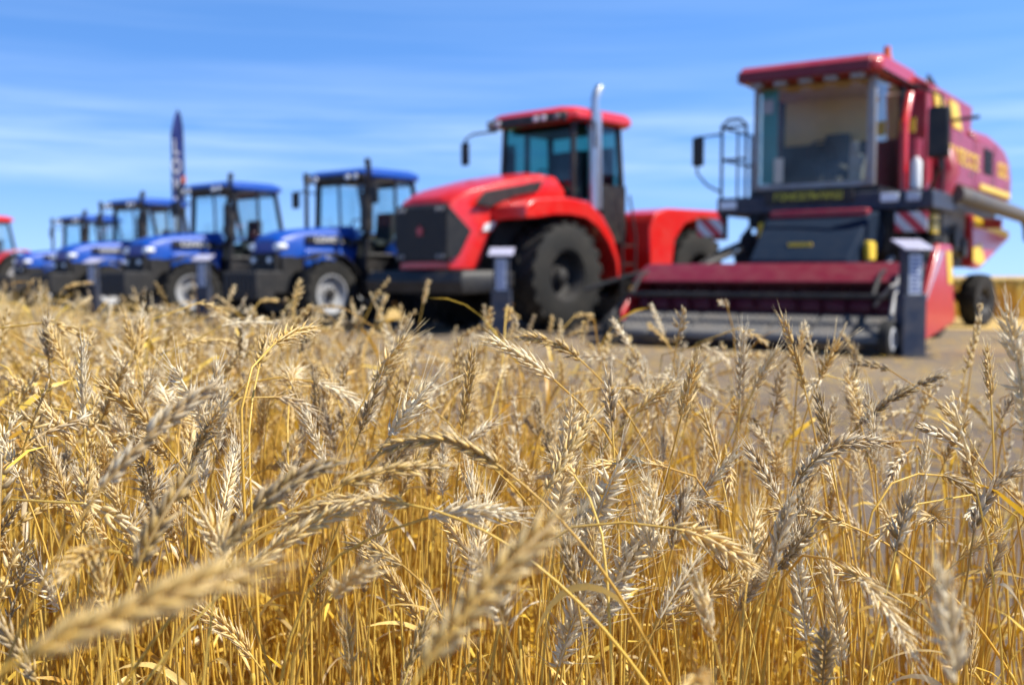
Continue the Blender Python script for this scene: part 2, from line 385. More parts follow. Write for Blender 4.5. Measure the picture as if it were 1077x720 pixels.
# ------------------------------------------------------------------ blue tractor
def make_tractor(label, col='blue', letters='LOVOL', group=None, air_pipe=True):
    t = empty('tractor', (0, 0, 0), 0, label, 'tractor', group)
    # chassis: gearbox, front axle, engine block below the hood
    mb = MB().box(-.26, .26, .35, 4.0, .55, 1.05).box(-.75, .75, .62, .82, .52, .70).box(-.9, .9, 3.05, 3.4, .68, .92).box(-.33, .33, .2, 1.75, .80, 1.12)
    mb.box(-.2, .2, 4.0, 4.35, .45, .6)
    part('chassis', mb, 'black', t, .02)
    # front weights and bracket
    mb = MB().box(-.42, .42, -.18, .32, .60, .98)
    for k in range(8): mb.box(-.47 + k * .12, -.37 + k * .12, -.52, -.14, .50, .98)
    part('front_weights', mb, 'charcoal', t, .02)
    # hood: rounded, rising to the cab
    secs = []
    for v, w, zt, zb in ((.02, .34, 1.52, 1.30), (.10, .40, 1.60, 1.18), (.45, .43, 1.70, 1.22), (1.0, .44, 1.76, 1.26), (1.78, .46, 1.82, 1.26)):
        sec = [(-w, v, zb), (-w, v, zt - .16), (-w * .88, v, zt - .05), (-w * .6, v, zt), (w * .6, v, zt), (w * .88, v, zt - .05), (w, v, zt - .16), (w, v, zb)]
        secs.append(sec)
    hood = part('hood', MB().loft(secs), col, t, .02)
    part('side_panel', MB().box(.38, .475, .52, 1.66, 1.00, 1.36), col, hood, .03)
    part('side_panel', MB().box(-.475, -.38, .52, 1.66, 1.00, 1.36), col, hood, .03)
    gr = MB().box(-.36, .36, -.03, .06, .98, 1.30)
    gr.box(-.42, .42, .06, .78, .96, 1.24)
    for k in range(7): gr.box(-.33, .33, -.045, -.031, 1.00 + k * .042, 1.015 + k * .042)
    part('grille', gr, 'grille', hood, .01)
    for s in (-1, 1):
        e = MB()
        e.loft([[(s * (.345) + s * .09 * math.cos(a) * 1.0, .015 + q, 1.40 + .065 * math.sin(a)) for a in [2 * math.pi * k / 14 for k in range(14)]] for q in (-.02, .16)])
        part('headlight', e, 'lamp', hood, .01)
        c = MB().tube([(s * .22, -.075, 1.17), (s * .22, -.03, 1.17)], .05, 16)
        part('fog_lamp', c, 'lamp', hood, .006)
        st = MB().box(s * .447, s * .485, .55, 1.55, 1.475, 1.60) if s > 0 else MB().box(-.485, -.447, .55, 1.55, 1.475, 1.60)
        part('side_decal', st, 'black', hood)
    text('lettering', letters, .135, 'white', hood, (.489, 1.05, 1.535), SIDE, xs=1.5)
    text('lettering', letters, .105, 'white', hood, (.479, 1.22, 1.25), SIDE, xs=1.4)
    sw = MB().prism([(.95, 1.08), (1.45, 1.16), (1.55, 1.20), (1.50, 1.13), (1.0, 1.04)], .474, .480)
    part('white_swoosh', sw, 'white', hood)
    # wheels
    for s in (-1, 1):
        wheel(t, s * .80, .72, .60, .34, s, 'rim_white', 18, .55, 'front_wheel')
        wheel(t, s * .86, 3.12, .82, .44, s, 'rim_white', 20, .56, 'rear_wheel')
        part('rear_fender', fender_arc(s * .55 if s > 0 else -1.08, 1.08 if s > 0 else -.55, 3.12, .82, .90, 35, 150), col, t, .015)
        part('front_fender', fender_arc(s * .62 if s > 0 else -.98, .98 if s > 0 else -.62, .72, .62, .66, 25, 125, .025), 'black', t, .01)
    # steps and tank below the cab
    part('fuel_tank', MB().box(.45, .80, 1.75, 2.45, .50, 1.00), 'black', t, .05)
    st = MB()
    for k in range(3): st.box(.80, 1.02, 1.85, 2.25, .45 + k * .25, .48 + k * .25)
    st.box(.82, .86, 1.83, 1.86, .45, 1.05).box(.82, .86, 2.24, 2.27, .45, 1.05)
    part('steps', st, 'black', t)
    part('fuel_tank', MB().box(-.80, -.45, 1.75, 2.45, .50, 1.00), 'black', t, .05)
    # cab
    cab = MB().box(-.72, .72, 1.72, 3.0, 1.02, 1.26).box(-.50, .50, 1.70, 1.80, 1.26, 1.50)
    for s in (-1, 1):
        cab.tube([(s * .70, 1.72, 1.22), (s * .72, 1.80, 2.0), (s * .74, 1.84, 2.66)], .06, 8)
        cab.tube([(s * .78, 2.42, 1.22), (s * .79, 2.38, 2.66)], .03, 8)
        cab.tube([(s * .72, 3.12, 1.50), (s * .74, 2.98, 2.1), (s * .74, 2.86, 2.66)], .05, 8)
        cab.tube([(s * .72, 1.74, 1.28), (s * .78, 2.42, 1.28), (s * .72, 3.10, 1.52)], .03, 8)
    cab.tube([(-.70, 1.74, 1.52), (.70, 1.74, 1.52)], .028, 8)
    cab.tube([(-.74, 1.84, 2.62), (.74, 1.84, 2.62)], .04, 8).tube([(-.74, 2.88, 2.62), (.74, 2.88, 2.62)], .04, 8)
    cf = part('cab_frame', cab, 'black', t)
    part('windscreen', MB().add([(-.69, 1.755, 1.52), (.69, 1.755, 1.52), (.72, 1.835, 2.62), (-.72, 1.835, 2.62)], [(0, 1, 2, 3)]), 'cab_glass', cf, smooth=False)
    for s in (-1, 1):
        part('side_window', MB().add([(s * .715, 1.78, 1.28), (s * .785, 2.42, 1.28), (s * .785, 2.40, 2.62), (s * .745, 1.86, 2.62)], [(0, 1, 2, 3)]), 'cab_glass', cf, smooth=False)
        part('side_window', MB().add([(s * .785, 2.44, 1.28), (s * .725, 3.08, 1.54), (s * .745, 2.86, 2.62), (s * .785, 2.42, 2.62)], [(0, 1, 2, 3)]), 'cab_glass', cf, smooth=False)
    part('rear_window', MB().add([(-.70, 3.09, 1.55), (.70, 3.09, 1.55), (.72, 2.87, 2.62), (-.72, 2.87, 2.62)], [(0, 1, 2, 3)]), 'cab_glass', cf, smooth=False)
    roof = []
    for z, g_, f_ in ((2.66, -.02, -.04), (2.70, .02, .04), (2.78, .02, .04), (2.85, -.08, -.10), (2.87, -.25, -.3)):
        x = .86 + g_; y0, y1 = 1.62 - f_, 3.02 + f_
        cc = .16
        roof.append([(-x, y0 + cc, z), (-x + cc, y0, z), (x - cc, y0, z), (x, y0 + cc, z), (x, y1 - cc, z), (x - cc, y1, z), (-x + cc, y1, z), (-x, y1 - cc, z)])
    rf = part('roof', MB().loft(roof), col, t, .01)
    vis = MB().box(-.80, .80, 1.54, 1.64, 2.62, 2.74)
    part('roof_visor', vis, 'black', rf, .02)
    for s in (-1, 1):
        for xx in (.66, .45): part('work_light', MB().tube([(s * xx, 1.50, 2.68), (s * xx, 1.56, 2.68)], .05, 14), 'lamp', rf, .004)
    bc = MB().tube([(.70, 1.78, 2.84), (.70, 1.78, 2.92)], .035, 10).tube([(.70, 1.78, 2.92), (.70, 1.78, 3.02)], [.06, .05], 14)
    part('beacon', bc, 'black', rf)
    # exhaust up the windscreen corner
    ex = MB().tube([(.50, 1.45, 1.45), (.70, 1.60, 1.55), (.80, 1.66, 1.70)], .045, 10).tube([(.80, 1.66, 1.70), (.80, 1.66, 2.35)], .115, 14).tube([(.80, 1.62, 2.35), (.93, 1.60, 2.62), (.93, 1.60, 2.95)], .045, 10)
    part('exhaust', ex, 'black', t)
    if air_pipe:
        part('air_intake', MB().tube([(-.38, 1.25, 1.70), (-.38, 1.25, 2.62)], .042, 10).tube([(-.38, 1.25, 2.62), (-.38, 1.25, 2.78)], [.06, .05], 12), 'black', t)
    for s in (-1, 1):
        mr = MB().tube([(s * .74, 1.82, 2.45), (s * 1.02, 1.62, 2.50), (s * 1.08, 1.58, 2.46)], .016, 6)
        mm = part('mirror', mr, 'black', t)
        part('mirror_head', MB().box(s * 1.00 if s > 0 else -1.20, 1.20 if s > 0 else -1.00, 1.55, 1.60, 2.18, 2.50), 'charcoal', mm, .02)
    # driver's place
    seat = MB().box(-.24, .24, 2.40, 2.82, 1.45, 1.58).prism([(2.77, 1.5), (2.90, 1.5), (2.94, 2.10), (2.84, 2.12)], -.23, .23).box(-.12, .12, 2.62, 2.95, 1.24, 1.46)
    part('seat', seat, 'seat_fabric', t, .04)
    sw = MB().tube([(0, 1.95, 1.35), (0, 2.22, 1.80)], .03, 8)
    for k in range(20):
        a, b_ = 2 * math.pi * k / 20, 2 * math.pi * (k + 1) / 20
        sw.tube([(.19 * math.cos(a), 2.22 - .10 * math.sin(a), 1.80 + .16 * math.sin(a)), (.19 * math.cos(b_), 2.22 - .10 * math.sin(b_), 1.80 + .16 * math.sin(b_))], .016, 6)
    part('steering_wheel', sw, 'black', t)
    return t

BLUE = [(-4.30, 18.2, 0, 40, 'nearest blue tractor, white front rim in full view, beside the big red tractor'),
        (-7.50, 20.9, 0, 40, 'second blue tractor of the row, just left of the one nearest the big red tractor'),
        (-10.65, 24.8, -.02, 40, 'third blue tractor of the row, dark feather flag rising right behind its cab'),
        (-13.95, 29.7, -.07, 40, 'farthest and smallest blue tractor, next to the red cab at the row end')]
blue0 = None
for i, (x, y, ds, yaw, lab) in enumerate(BLUE):
    o = make_tractor(lab, 'blue', 'LOVOL', 'blue tractors lined up beside the crop') if i == 0 else copy_tree(blue0)
    if i == 0: blue0 = o
    o['label'] = lab; o.location = (x, y, 0); o.rotation_euler = (0, 0, -R(yaw))
    s_ = 1 + ds; o.scale = (s_, s_, s_)
    for ch_ in children(o):
        if ch_.name.startswith('front_wheel'): ch_.rotation_euler[2] = R((0, -14, 5, -6)[i])
red_t = make_tractor('red tractor at the far left end of the row, cut off by the edge', 'tractor_red', '1221', None, False)
red_t.location = (-19.0, 32.9, 0); red_t.rotation_euler = (0, 0, -R(40))

# ------------------------------------------------------------------ big articulated red tractor
K = empty('articulated_tractor', (-1.28, 16.76, 0), -R(43), 'big bright red articulated tractor, black grille and chrome exhaust, between blue tractors and combine', 'tractor')
mb = MB().box(-.45, .45, .2, 3.6, .75, 1.30).box(-1.0, 1.0, 1.4, 1.9, .72, 1.05).box(-.35, .35, 3.5, 4.4, .75, 1.15).box(-.45, .45, 4.2, 6.6, .75, 1.35).box(-1.0, 1.0, 4.95, 5.45, .72, 1.05)
mb.box(-.62, .62, .35, 2.5, 1.15, 1.9)
mb.tube([(.3, 3.3, .95), (.7, 4.6, .95)], .06, 8).tube([(-.3, 3.3, .95), (-.7, 4.6, .95)], .06, 8)
part('chassis', mb, 'black', K, .02)
# hood: side outline, wide at the back
side = [(-.20, 1.00), (-.20, 1.98), (-.12, 2.10), (.20, 2.26), (1.0, 2.46), (1.75, 2.60), (2.15, 2.58), (2.36, 2.40), (2.34, 2.20), (2.0, 2.02), (1.25, 1.88), (.74, 1.76), (.50, 1.52), (.30, 1.08), (.24, 1.0)]
def taper(w, zoff, sh=0.0): return [(a, b + zoff) for a, b in side]
secs = []
for x, dz, dv in ((-.78, -.10, .06), (-.74, -.02, .02), (-.40, .03, 0), (.40, .03, 0), (.74, -.02, .02), (.78, -.10, .06)):
    secs.append([(x * (1.0 - .17 * max(0, 1 - a / .5)) , a + dv * (1 if a < .5 else 0), b + (dz if b > 2.0 else 0)) for a, b in side])
hood = part('hood', MB().loft(secs), 'tractor_red', K, .03, seg=3)
gr = MB().prism([(-.235, 1.14), (-.235, 1.97), (-.18, 2.02), (-.18, 1.10)], -.585, .585)
for k in range(9): gr.box(-.56, .56, -.252, -.236, 1.17 + k * .09, 1.19 + k * .09)
part('grille', gr, 'grille', hood)
for s in (-1, 1):
    a = [(s * .588, -.232, 1.14), (s * .588, -.232, 1.95), (s * .64, -.20, 1.95), (s * .775, .12, 1.60), (s * .70, -.06, 1.22)]
    b_ = [(p[0] - s * .16, p[1] + .12, p[2]) for p in a]
    part('corner_grille', MB().loft([a, b_]), 'charcoal', hood, .01)
    for zz_, xs_ in ((1.93, (.50, .39)), (1.20, (.52, .41))):
        for xx in xs_:
            part('headlight', MB().tube([(s * xx, -.265, zz_), (s * xx, -.22, zz_)], .034, 14), 'steel', hood, .004)
    # black vent inset in the flank
    vent = [(.22, 2.02), (.42, 2.22), (1.80, 2.48), (1.70, 2.30), (1.1, 2.18), (.52, 1.98)]
    part('vent', MB().prism(vent, s * .755, s * .785) , 'grille', hood, .008)
    lit = [(.36, 1.60), (.42, 1.72), (.66, 1.76), (.56, 1.62)]
    part('side_lamp', MB().prism(lit, s * .765, s * .792), 'lamp', hood)
em = MB()
star = [(0.10 * (1 if i % 2 == 0 else .5) * math.sin(math.pi * i / 5), 0.10 * (1 if i % 2 == 0 else .5) * math.cos(math.pi * i / 5)) for i in range(10)]
em.loft([[(x, -.262, 1.60 + z) for x, z in star], [(x, -.25, 1.60 + z) for x, z in star]])
part('emblem', em, 'deep_red', hood)
# bumper and lower front
bm_ = MB().loft([[(-1.10, -.40, .62), (1.10, -.40, .62), (1.32, .25, .66), (-1.32, .25, .66)], [(-1.12, -.46, .82), (1.12, -.46, .82), (1.34, .25, .84), (-1.34, .25, .84)], [(-1.05, -.36, .97), (1.05, -.36, .97), (1.30, .28, .99), (-1.30, .28, .99)]])
bp = part('bumper', bm_, 'black', K, .02)
part('bumper_side', MB().box(.82, 1.34, .26, .50, .72, .96), 'black', bp, .03)
part('bumper_side', MB().box(-1.34, -.82, .26, .62, .70, .985), 'charcoal', bp, .03)
for s in (-1, 1):
    wheel(K, s * 1.10, 1.72, .91, .64, s, 'rim_dark', 20, .46, 'front_wheel', .055)
    wheel(K, s * 1.10, 5.60, .91, .64, s, 'rim_dark', 20, .46, 'rear_wheel', .055)
    x0, x1 = (.62, 1.46) if s > 0 else (-1.46, -.62)
    # front fender: flat top that drops behind the wheel
    top = [(.62, 1.78), (.62, 1.98), (.85, 2.10), (1.6, 2.16), (2.15, 2.12), (2.55, 1.90), (2.85, 1.55), (3.02, 1.15), (3.04, .85), (2.96, .85), (2.90, 1.15), (2.70, 1.45), (2.42, 1.70), (2.10, 1.84), (1.7, 1.875), (1.3, 1.86), (.9, 1.80)]
    ff = part('front_fender', MB().prism(top, x0, x1), 'tractor_red', K, .025)
    xi = (.60, .74) if s > 0 else (-.74, -.60)
    part('fender_wall', MB().prism([(.64, 1.4), (.64, 2.0), (1.6, 2.12), (2.3, 2.02), (2.9, 1.3), (2.9, .95), (2.3, 1.0)], *xi), 'black', ff)
    # rear fender and red tank of the rear half
    top = [(3.97, .95), (3.95, 1.75), (4.12, 2.02), (4.5, 2.12), (6.2, 2.15), (6.50, 2.04), (6.58, 1.6), (6.53, 1.6), (6.40, 1.85), (6.1, 1.98), (5.6, 1.99), (5.05, 1.85), (4.74, 1.55), (4.64, .95)]
    rfn = part('rear_fender', MB().prism(top, x0 if s > 0 else -1.42, 1.42 if s > 0 else x1), 'tractor_red', K, .03)
part('rear_tank', MB().prism([(3.95, .95), (3.92, 1.8), (4.15, 2.06), (6.5, 2.10), (6.6, 1.0)], -.64, .64), 'deep_red', K, .04)
part('hinge_cover', MB().box(-.5, .5, 3.55, 3.95, 1.0, 1.75), 'black', K, .05)
hd = MB()
for q in range(5): hd.tube([(-.3 + q * .15, 3.5, 1.2), (-.28 + q * .15, 3.78, 1.9 - .05 * q), (-.25 + q * .14, 4.1, 1.95)], .02, 6)
hd.tube([(.45, 3.95, 2.0), (.45, 3.95, 2.35), (.45, 4.05, 2.45)], .02, 6).box(.38, .52, 3.99, 4.07, 2.30, 2.48)
part('hose_bundle', hd, 'black', K)
# cab
cab = MB().box(-.86, .86, 2.46, 3.95, 1.45, 2.06)
P4 = {}
for s in (-1, 1):
    cab.tube([(s * .84, 2.50, 2.05), (s * .80, 2.56, 3.56)], .05, 8)
    cab.tube([(s * .88, 3.22, 2.05), (s * .84, 3.20, 3.56)], .05, 8)
    cab.tube([(s * .84, 3.90, 2.05), (s * .80, 3.80, 3.56)], .06, 8)
    cab.box(s * .885 if s > 0 else -.905, .905 if s > 0 else -.885, 3.24, 3.92, 1.5, 2.5)
cab.tube([(-.84, 2.5, 2.30), (.84, 2.5, 2.30)], .03, 8).box(-.84, .84, 2.47, 2.55, 2.05, 2.29)
cf = part('cab_frame', cab, 'black', K, .0)
part('windscreen', MB().add([(-.80, 2.515, 2.3), (.80, 2.515, 2.3), (.77, 2.565, 3.54), (-.77, 2.565, 3.54)], [(0, 1, 2, 3)]), 'teal_glass', cf, smooth=False)
part('rear_window', MB().add([(-.80, 3.895, 2.06), (.80, 3.895, 2.06), (.77, 3.80, 3.54), (-.77, 3.80, 3.54)], [(0, 1, 2, 3)]), 'teal_glass', cf, smooth=False)
for s in (-1, 1):
    part('side_window', MB().add([(s * .86, 2.53, 2.07), (s * .885, 3.19, 2.07), (s * .845, 3.18, 3.54), (s * .80, 2.59, 3.54)], [(0, 1, 2, 3)]), 'teal_glass', cf, smooth=False)
    part('side_window', MB().add([(s * .883, 3.25, 2.5), (s * .85, 3.86, 2.5), (s * .81, 3.78, 3.54), (s * .845, 3.24, 3.54)], [(0, 1, 2, 3)]), 'teal_glass', cf, smooth=False)
secs = []
for z, gx, gy in ((3.54, -.04, -.02), (3.58, .02, .03), (3.68, .02, .03), (3.76, -.05, -.06), (3.80, -.20, -.2)):
    x = .98 + gx; y0, y1 = 2.28 - gy, 4.08 + gy; cc = .18
    secs.append([(-x, y0 + cc, z), (-x + cc, y0, z), (x - cc, y0, z), (x, y0 + cc, z), (x, y1 - cc, z), (x - cc, y1, z), (-x + cc, y1, z), (-x, y1 - cc, z)])
rf = part('roof', MB().loft(secs), 'tractor_red', K, .01)
part('roof_visor', MB().box(-.90, .90, 2.17, 2.30, 3.50, 3.66), 'black', rf, .03)
for xx in (-.78, -.60, .30, .48, .78): part('work_light', MB().tube([(xx, 2.13, 3.58), (xx, 2.18, 3.58)], .05, 14), 'lamp' if abs(xx) < .7 else 'steel', rf, .004)
part('cab_lining', MB().box(-.74, .74, 3.74, 3.79, 2.3, 3.2).box(-.76, .76, 2.7, 3.8, 3.46, 3.535), 'charcoal', cf, .01)
part('seat', MB().box(-.28, .28, 2.95, 3.4, 2.35, 2.5).prism([(3.36, 2.4), (3.5, 2.4), (3.56, 3.15), (3.44, 3.18)], -.26, .26).box(-.15, .15, 3.0, 3.35, 2.05, 2.36), 'seat_fabric', K, .05)
sw = MB().tube([(0, 2.62, 2.1), (0, 2.78, 2.62)], .04, 8)
for k in range(18):
    a, b_ = 2 * math.pi * k / 18, 2 * math.pi * (k + 1) / 18
    sw.tube([(.2 * math.cos(a), 2.78 - .12 * math.sin(a), 2.62 + .15 * math.sin(a)), (.2 * math.cos(b_), 2.78 - .12 * math.sin(b_), 2.62 + .15 * math.sin(b_))], .018, 6)
part('steering_wheel', sw, 'black', K)
ex = MB().tube([(1.0, 2.90, 1.9), (1.0, 2.90, 2.05)], .07, 14).tube([(1.0, 2.90, 2.05), (1.0, 2.90, 3.70)], .115, 20).tube([(1.0, 2.90, 3.70), (1.0, 2.90, 3.92), (1.0, 2.96, 4.06), (1.0, 3.03, 4.14)], .072, 16)
part('exhaust', ex, 'chrome', K)
part('exhaust', MB().tube([(-1.0, 2.90, 2.05), (-1.0, 2.90, 3.3)], .10, 18), 'black', K, label='black air cleaner standpipe on the far side')
for s in (-1, 1):
    mr = part('mirror', MB().tube([(s * .86, 2.40, 3.50), (s * 1.35, 2.28, 3.48), (s * 1.52, 2.25, 3.40), (s * 1.52, 2.25, 3.0)], .022, 8), 'black', K)
    if s < 0: part('mirror_head', MB().box(-1.60, -1.42, 2.20, 2.27, 2.92, 3.34), 'black', mr, .03)
ld = MB()
for k in range(4): ld.box(1.05, 1.42, 3.12, 3.50, .45 + .32 * k, .48 + .32 * k)
ld.tube([(1.44, 3.12, .42), (1.44, 3.12, 1.6), (1.30, 3.12, 2.3)], .02, 6).tube([(1.44, 3.50, .42), (1.44, 3.50, 1.6), (1.30, 3.50, 2.3)], .02, 6)
part('ladder', ld, 'charcoal', K)

# ------------------------------------------------------------------ combine harvester
H = empty('combine_harvester', (4.29, 15.0, 0), -R(35), 'maroon combine harvester with a tall glazed cab, yellow lettering and a lowered pickup header', 'combine harvester')
ch = MB().box(-1.0, 1.0, .6, 5.9, 1.05, 1.75).box(-1.2, 1.2, 1.1, 1.5, .6, 1.05).box(-1.1, 1.1, 5.2, 5.5, .45, .62).box(-.9, 1.0, .1, .7, 1.2, 1.8)
ch.box(-.25, .25, 4.9, 5.8, .6, 1.1)
part('chassis', ch, 'black', H, .03)
# cab shell
cab = MB()
for (x, y) in ((-.88, 0), (.80, 0), (-.92, 1.15), (.92, 1.15)):
    cab.tube([(x, y, 2.12), (x * .97, y + .02, 3.66)], .05 if y > 0 else .02, 8)
cab.box(-.92, .92, .0, 1.2, 2.06, 2.14)
cabf = part('cab_frame', cab, 'black', H)
part('front_pillar', MB().prism([(-.04, 2.14), (-.02, 3.66), (.06, 3.66), (.06, 2.14)], .74, .86), 'steel', cabf, .02)
part('front_pillar', MB().prism([(-.04, 2.14), (-.02, 3.66), (.06, 3.66), (.06, 2.14)], -.90, -.83), 'steel', cabf, .02)
part('window_sill', MB().box(-.83, .74, -.03, .05, 2.14, 2.22), 'steel', cabf, .01)
part('windscreen', MB().add([(-.83, -.01, 2.22), (.74, -.01, 2.22), (.74, .01, 3.64), (-.83, .01, 3.64)], [(0, 1, 2, 3)]), 'combine_glass', cabf, smooth=False)
part('side_window', MB().add([(.87, .05, 2.15), (.925, 1.1, 2.15), (.90, 1.1, 3.64), (.84, .07, 3.64)], [(0, 1, 2, 3)]), 'cab_glass', cabf, smooth=False)
part('side_window', MB().add([(-.90, .05, 2.15), (-.925, 1.1, 2.15), (-.90, 1.1, 3.64), (-.87, .07, 3.64)], [(0, 1, 2, 3)]), 'combine_glass', cabf, smooth=False)
part('rear_lining', MB().box(-.90, .84, 1.14, 1.19, 2.9, 3.66), 'tan_fabric', cabf, .01)
part('rear_lining', MB().box(-.90, .90, 1.14, 1.19, 2.14, 2.9), 'charcoal', cabf, .01)
part('ceiling', MB().box(-.86, .84, .1, 1.12, 3.56, 3.64), 'tan_fabric', cabf, .01)
cu = MB(); n_ = 14
for k in range(n_):
    x = -.80 + .24 * k / n_; y = .06 + .02 * (k % 2)
    x2 = -.80 + .24 * (k + 1) / n_; y2 = .06 + .02 * ((k + 1) % 2)
    cu.add([(x, y, 2.24), (x2, y2, 2.24), (x2, y2, 3.60), (x, y, 3.60), (x, y + .006, 2.24), (x2, y2 + .006, 2.24), (x2, y2 + .006, 3.60), (x, y + .006, 3.60)], [(0, 1, 2, 3), (7, 6, 5, 4), (0, 4, 5, 1), (3, 2, 6, 7)])
part('curtain', cu, 'curtain', cabf)
part('paper_notice', MB().box(-.60, -.46, .03, .036, 2.24, 2.6), 'white', cabf)
part('paper_notice', MB().box(-.78, -.62, .03, .036, 3.25, 3.45), 'lilac', cabf)
part('seat', MB().box(-.22, .22, .60, .95, 2.42, 2.54).prism([(.92, 2.5), (1.04, 2.5), (1.08, 3.02), (.98, 3.02)], -.19, .20).box(-.15, .15, .6, .9, 2.14, 2.46), 'seat_fabric', H, .05)
sw = MB().tube([(0, .22, 2.14), (0, .36, 2.68)], .045, 8)
for k in range(18):
    a, b_ = 2 * math.pi * k / 18, 2 * math.pi * (k + 1) / 18
    sw.tube([(.2 * math.cos(a), .36 - .12 * math.sin(a), 2.68 + .15 * math.sin(a)), (.2 * math.cos(b_), .36 - .12 * math.sin(b_), 2.68 + .15 * math.sin(b_))], .018, 6)
part('steering_wheel', sw, 'black', H)
part('console', MB().box(.40, .58, .3, .9, 2.14, 2.62).box(.42, .54, .28, .31, 2.62, 2.80), 'steel', H, .03)
# roof
rp = [(-.34, 3.66), (-.36, 3.80), (-.20, 3.90), (1.35, 3.92), (1.40, 3.66)]
rf = part('roof', MB().loft([[(x, a, b) for a, b in rp] for x in (-1.02, .88)] ), 'maroon', H, .035, seg=3)
part('roof_side', MB().loft([[(x, a + dd, b + dz) for a, b in rp] for x, dd, dz in ((.881, 0, .0), (1.0, .10, -.02))]), 'deep_red', rf, .04)
part('roof_fascia', MB().box(-1.01, .87, -.378, -.345, 3.655, 3.80), 'header_maroon', rf, .008)  # front of the roof turned from the sun; its shade painted as darker maroon
for k in range(5): part('work_light', MB().box(-.86 + k * .36, -.68 + k * .36, -.30, -.18, 3.58, 3.655), 'steel', rf, .01)
part('beacon', MB().tube([(.86, .45, 3.9), (.86, .45, 3.96)], .07, 12).tube([(.86, .45, 3.96), (.86, .45, 4.10)], [.055, .045], 14), 'orange', rf)
# platform with sign board
pf = part('platform', MB().box(-1.42, 1.66, -.12, 1.25, 1.80, 2.05), 'navy', H, .02)
sb = part('sign_board', MB().box(-.66, .62, -.165, -.124, 1.93, 2.10), 'black', pf, .008)
text('lettering', 'ГОМСЕЛЬМАШ', .145, 'sign_yellow', sb, (-.02, -.172, 2.015), FRONT, xs=.92)
part('headlight', MB().box(-1.36, -1.10, -.15, -.125, 1.88, 2.0), 'lamp', pf, .01)
part('headlight', MB().box(.98, 1.22, -.15, -.125, 1.90, 2.02), 'lamp', pf, .01)
part('headlight', MB().box(1.32, 1.50, -.15, -.125, 1.90, 2.02), 'panel_print', pf, .01)
part('under_cab_panel', MB().box(-.95, .95, -.02, .3, 1.60, 1.80), 'black', H, .02)
rl = MB()
for x in (-1.38, -1.0): rl.tube([(x, -.05, 2.05), (x, -.05, 3.12), (x + .1 * (1 if x < -1.2 else -1), -.05, 3.2)], .024, 8)
rl.tube([(-1.28, -.05, 3.20), (-1.1, -.05, 3.20)], .024, 8).tube([(-1.38, -.05, 2.62), (-1.0, -.05, 2.62)], .02, 8).tube([(-1.38, -.05, 3.1), (-1.0, -.05, 3.1)], .02, 8)
for x in (-1.38, ): rl.tube([(x, -.05, 3.1), (x, 1.1, 3.1), (x, 1.1, 2.05)], .024, 8).tube([(x, -.05, 2.62), (x, 1.1, 2.62)], .02, 8).tube([(x, .55, 2.05), (x, .55, 3.1)], .02, 8)
part('railing', rl, 'navy', H)
mr = part('mirror', MB().tube([(-1.40, -.06, 2.15), (-1.55, -.2, 2.25), (-1.66, -.3, 2.42), (-1.66, -.3, 2.95), (-1.40, -.06, 3.0)], .018, 8), 'charcoal', H)
part('mirror_head', MB().box(-1.73, -1.55, -.35, -.28, 2.52, 2.95), 'black', mr, .03)
mr = part('mirror', MB().tube([(.98, -.2, 3.68), (1.4, -.3, 3.40), (1.80, -.4, 3.22), (1.80, -.4, 2.3), (1.6, -.1, 2.05)], .022, 8), 'black', H)
part('mirror_head', MB().box(1.64, 1.92, -.46, -.38, 2.42, 3.08), 'black', mr, .05)
# right of the cab: maroon wall, red post, filter
part('tank_front', MB().prism([(1.28, 1.75), (1.28, 3.60), (2.0, 3.72), (2.0, 1.75)], -1.15, 1.22), 'maroon', H, .03)
part('red_post', MB().tube([(1.16, .30, 2.05), (1.16, .30, 3.0), (1.12, .7, 3.45)], .055, 12), 'tractor_red', H)
part('extinguisher', MB().tube([(1.34, .25, 2.10), (1.34, .25, 2.45), (1.34, .25, 2.52)], [.075, .075, .03], 14), 'white', H)
part('filter_drum', MB().tube([(1.1, .95, 2.05), (1.1, .95, 2.85)], .14, 18), 'maroon', H)
part('yellow_plate', MB().box(.99, 1.2, .70, .72, 2.92, 3.12), 'yellow', H)
lad = MB()
for k in range(6): lad.box(1.28, 1.62, .5 , .62, .55 + k * .27, .58 + k * .27)
lad.tube([(1.28, .56, .5), (1.28, .56, 2.1)], .02, 6).tube([(1.62, .56, .5), (1.62, .56, 2.9)], .02, 6)
part('ladder', lad, 'charcoal', H)
# grain tank and engine hood
gt = MB().loft([[(-1.25, 2.0, 2.2), (1.25, 2.0, 2.2), (1.25, 4.0, 2.2), (-1.25, 4.0, 2.2)], [(-1.25, 1.95, 3.15), (1.25, 1.95, 3.15), (1.25, 4.05, 3.15), (-1.25, 4.05, 3.15)], [(-1.22, 1.3, 3.70), (1.22, 1.3, 3.70), (1.22, 4.3, 3.72), (-1.22, 4.3, 3.72)], [(-1.0, 1.4, 3.84), (1.0, 1.4, 3.84), (1.0, 4.15, 3.88), (-1.0, 4.15, 3.88)]])
gtk = part('grain_tank', gt, 'maroon', H, .03)
yp = MB().add([(1.262, 2.1, 3.20), (1.258, 2.9, 3.22), (1.16, 2.7, 3.60), (1.16, 1.9, 3.58)], [(0, 1, 2, 3)])
part('yellow_mark', MB().loft([[(1.268, 1.75, 3.22), (1.268, 2.35, 3.22), (1.25, 2.1, 3.62), (1.25, 1.5, 3.62)], [(1.20, 1.75, 3.22), (1.20, 2.35, 3.22), (1.18, 2.1, 3.62), (1.18, 1.5, 3.62)]]), 'yellow', gtk)
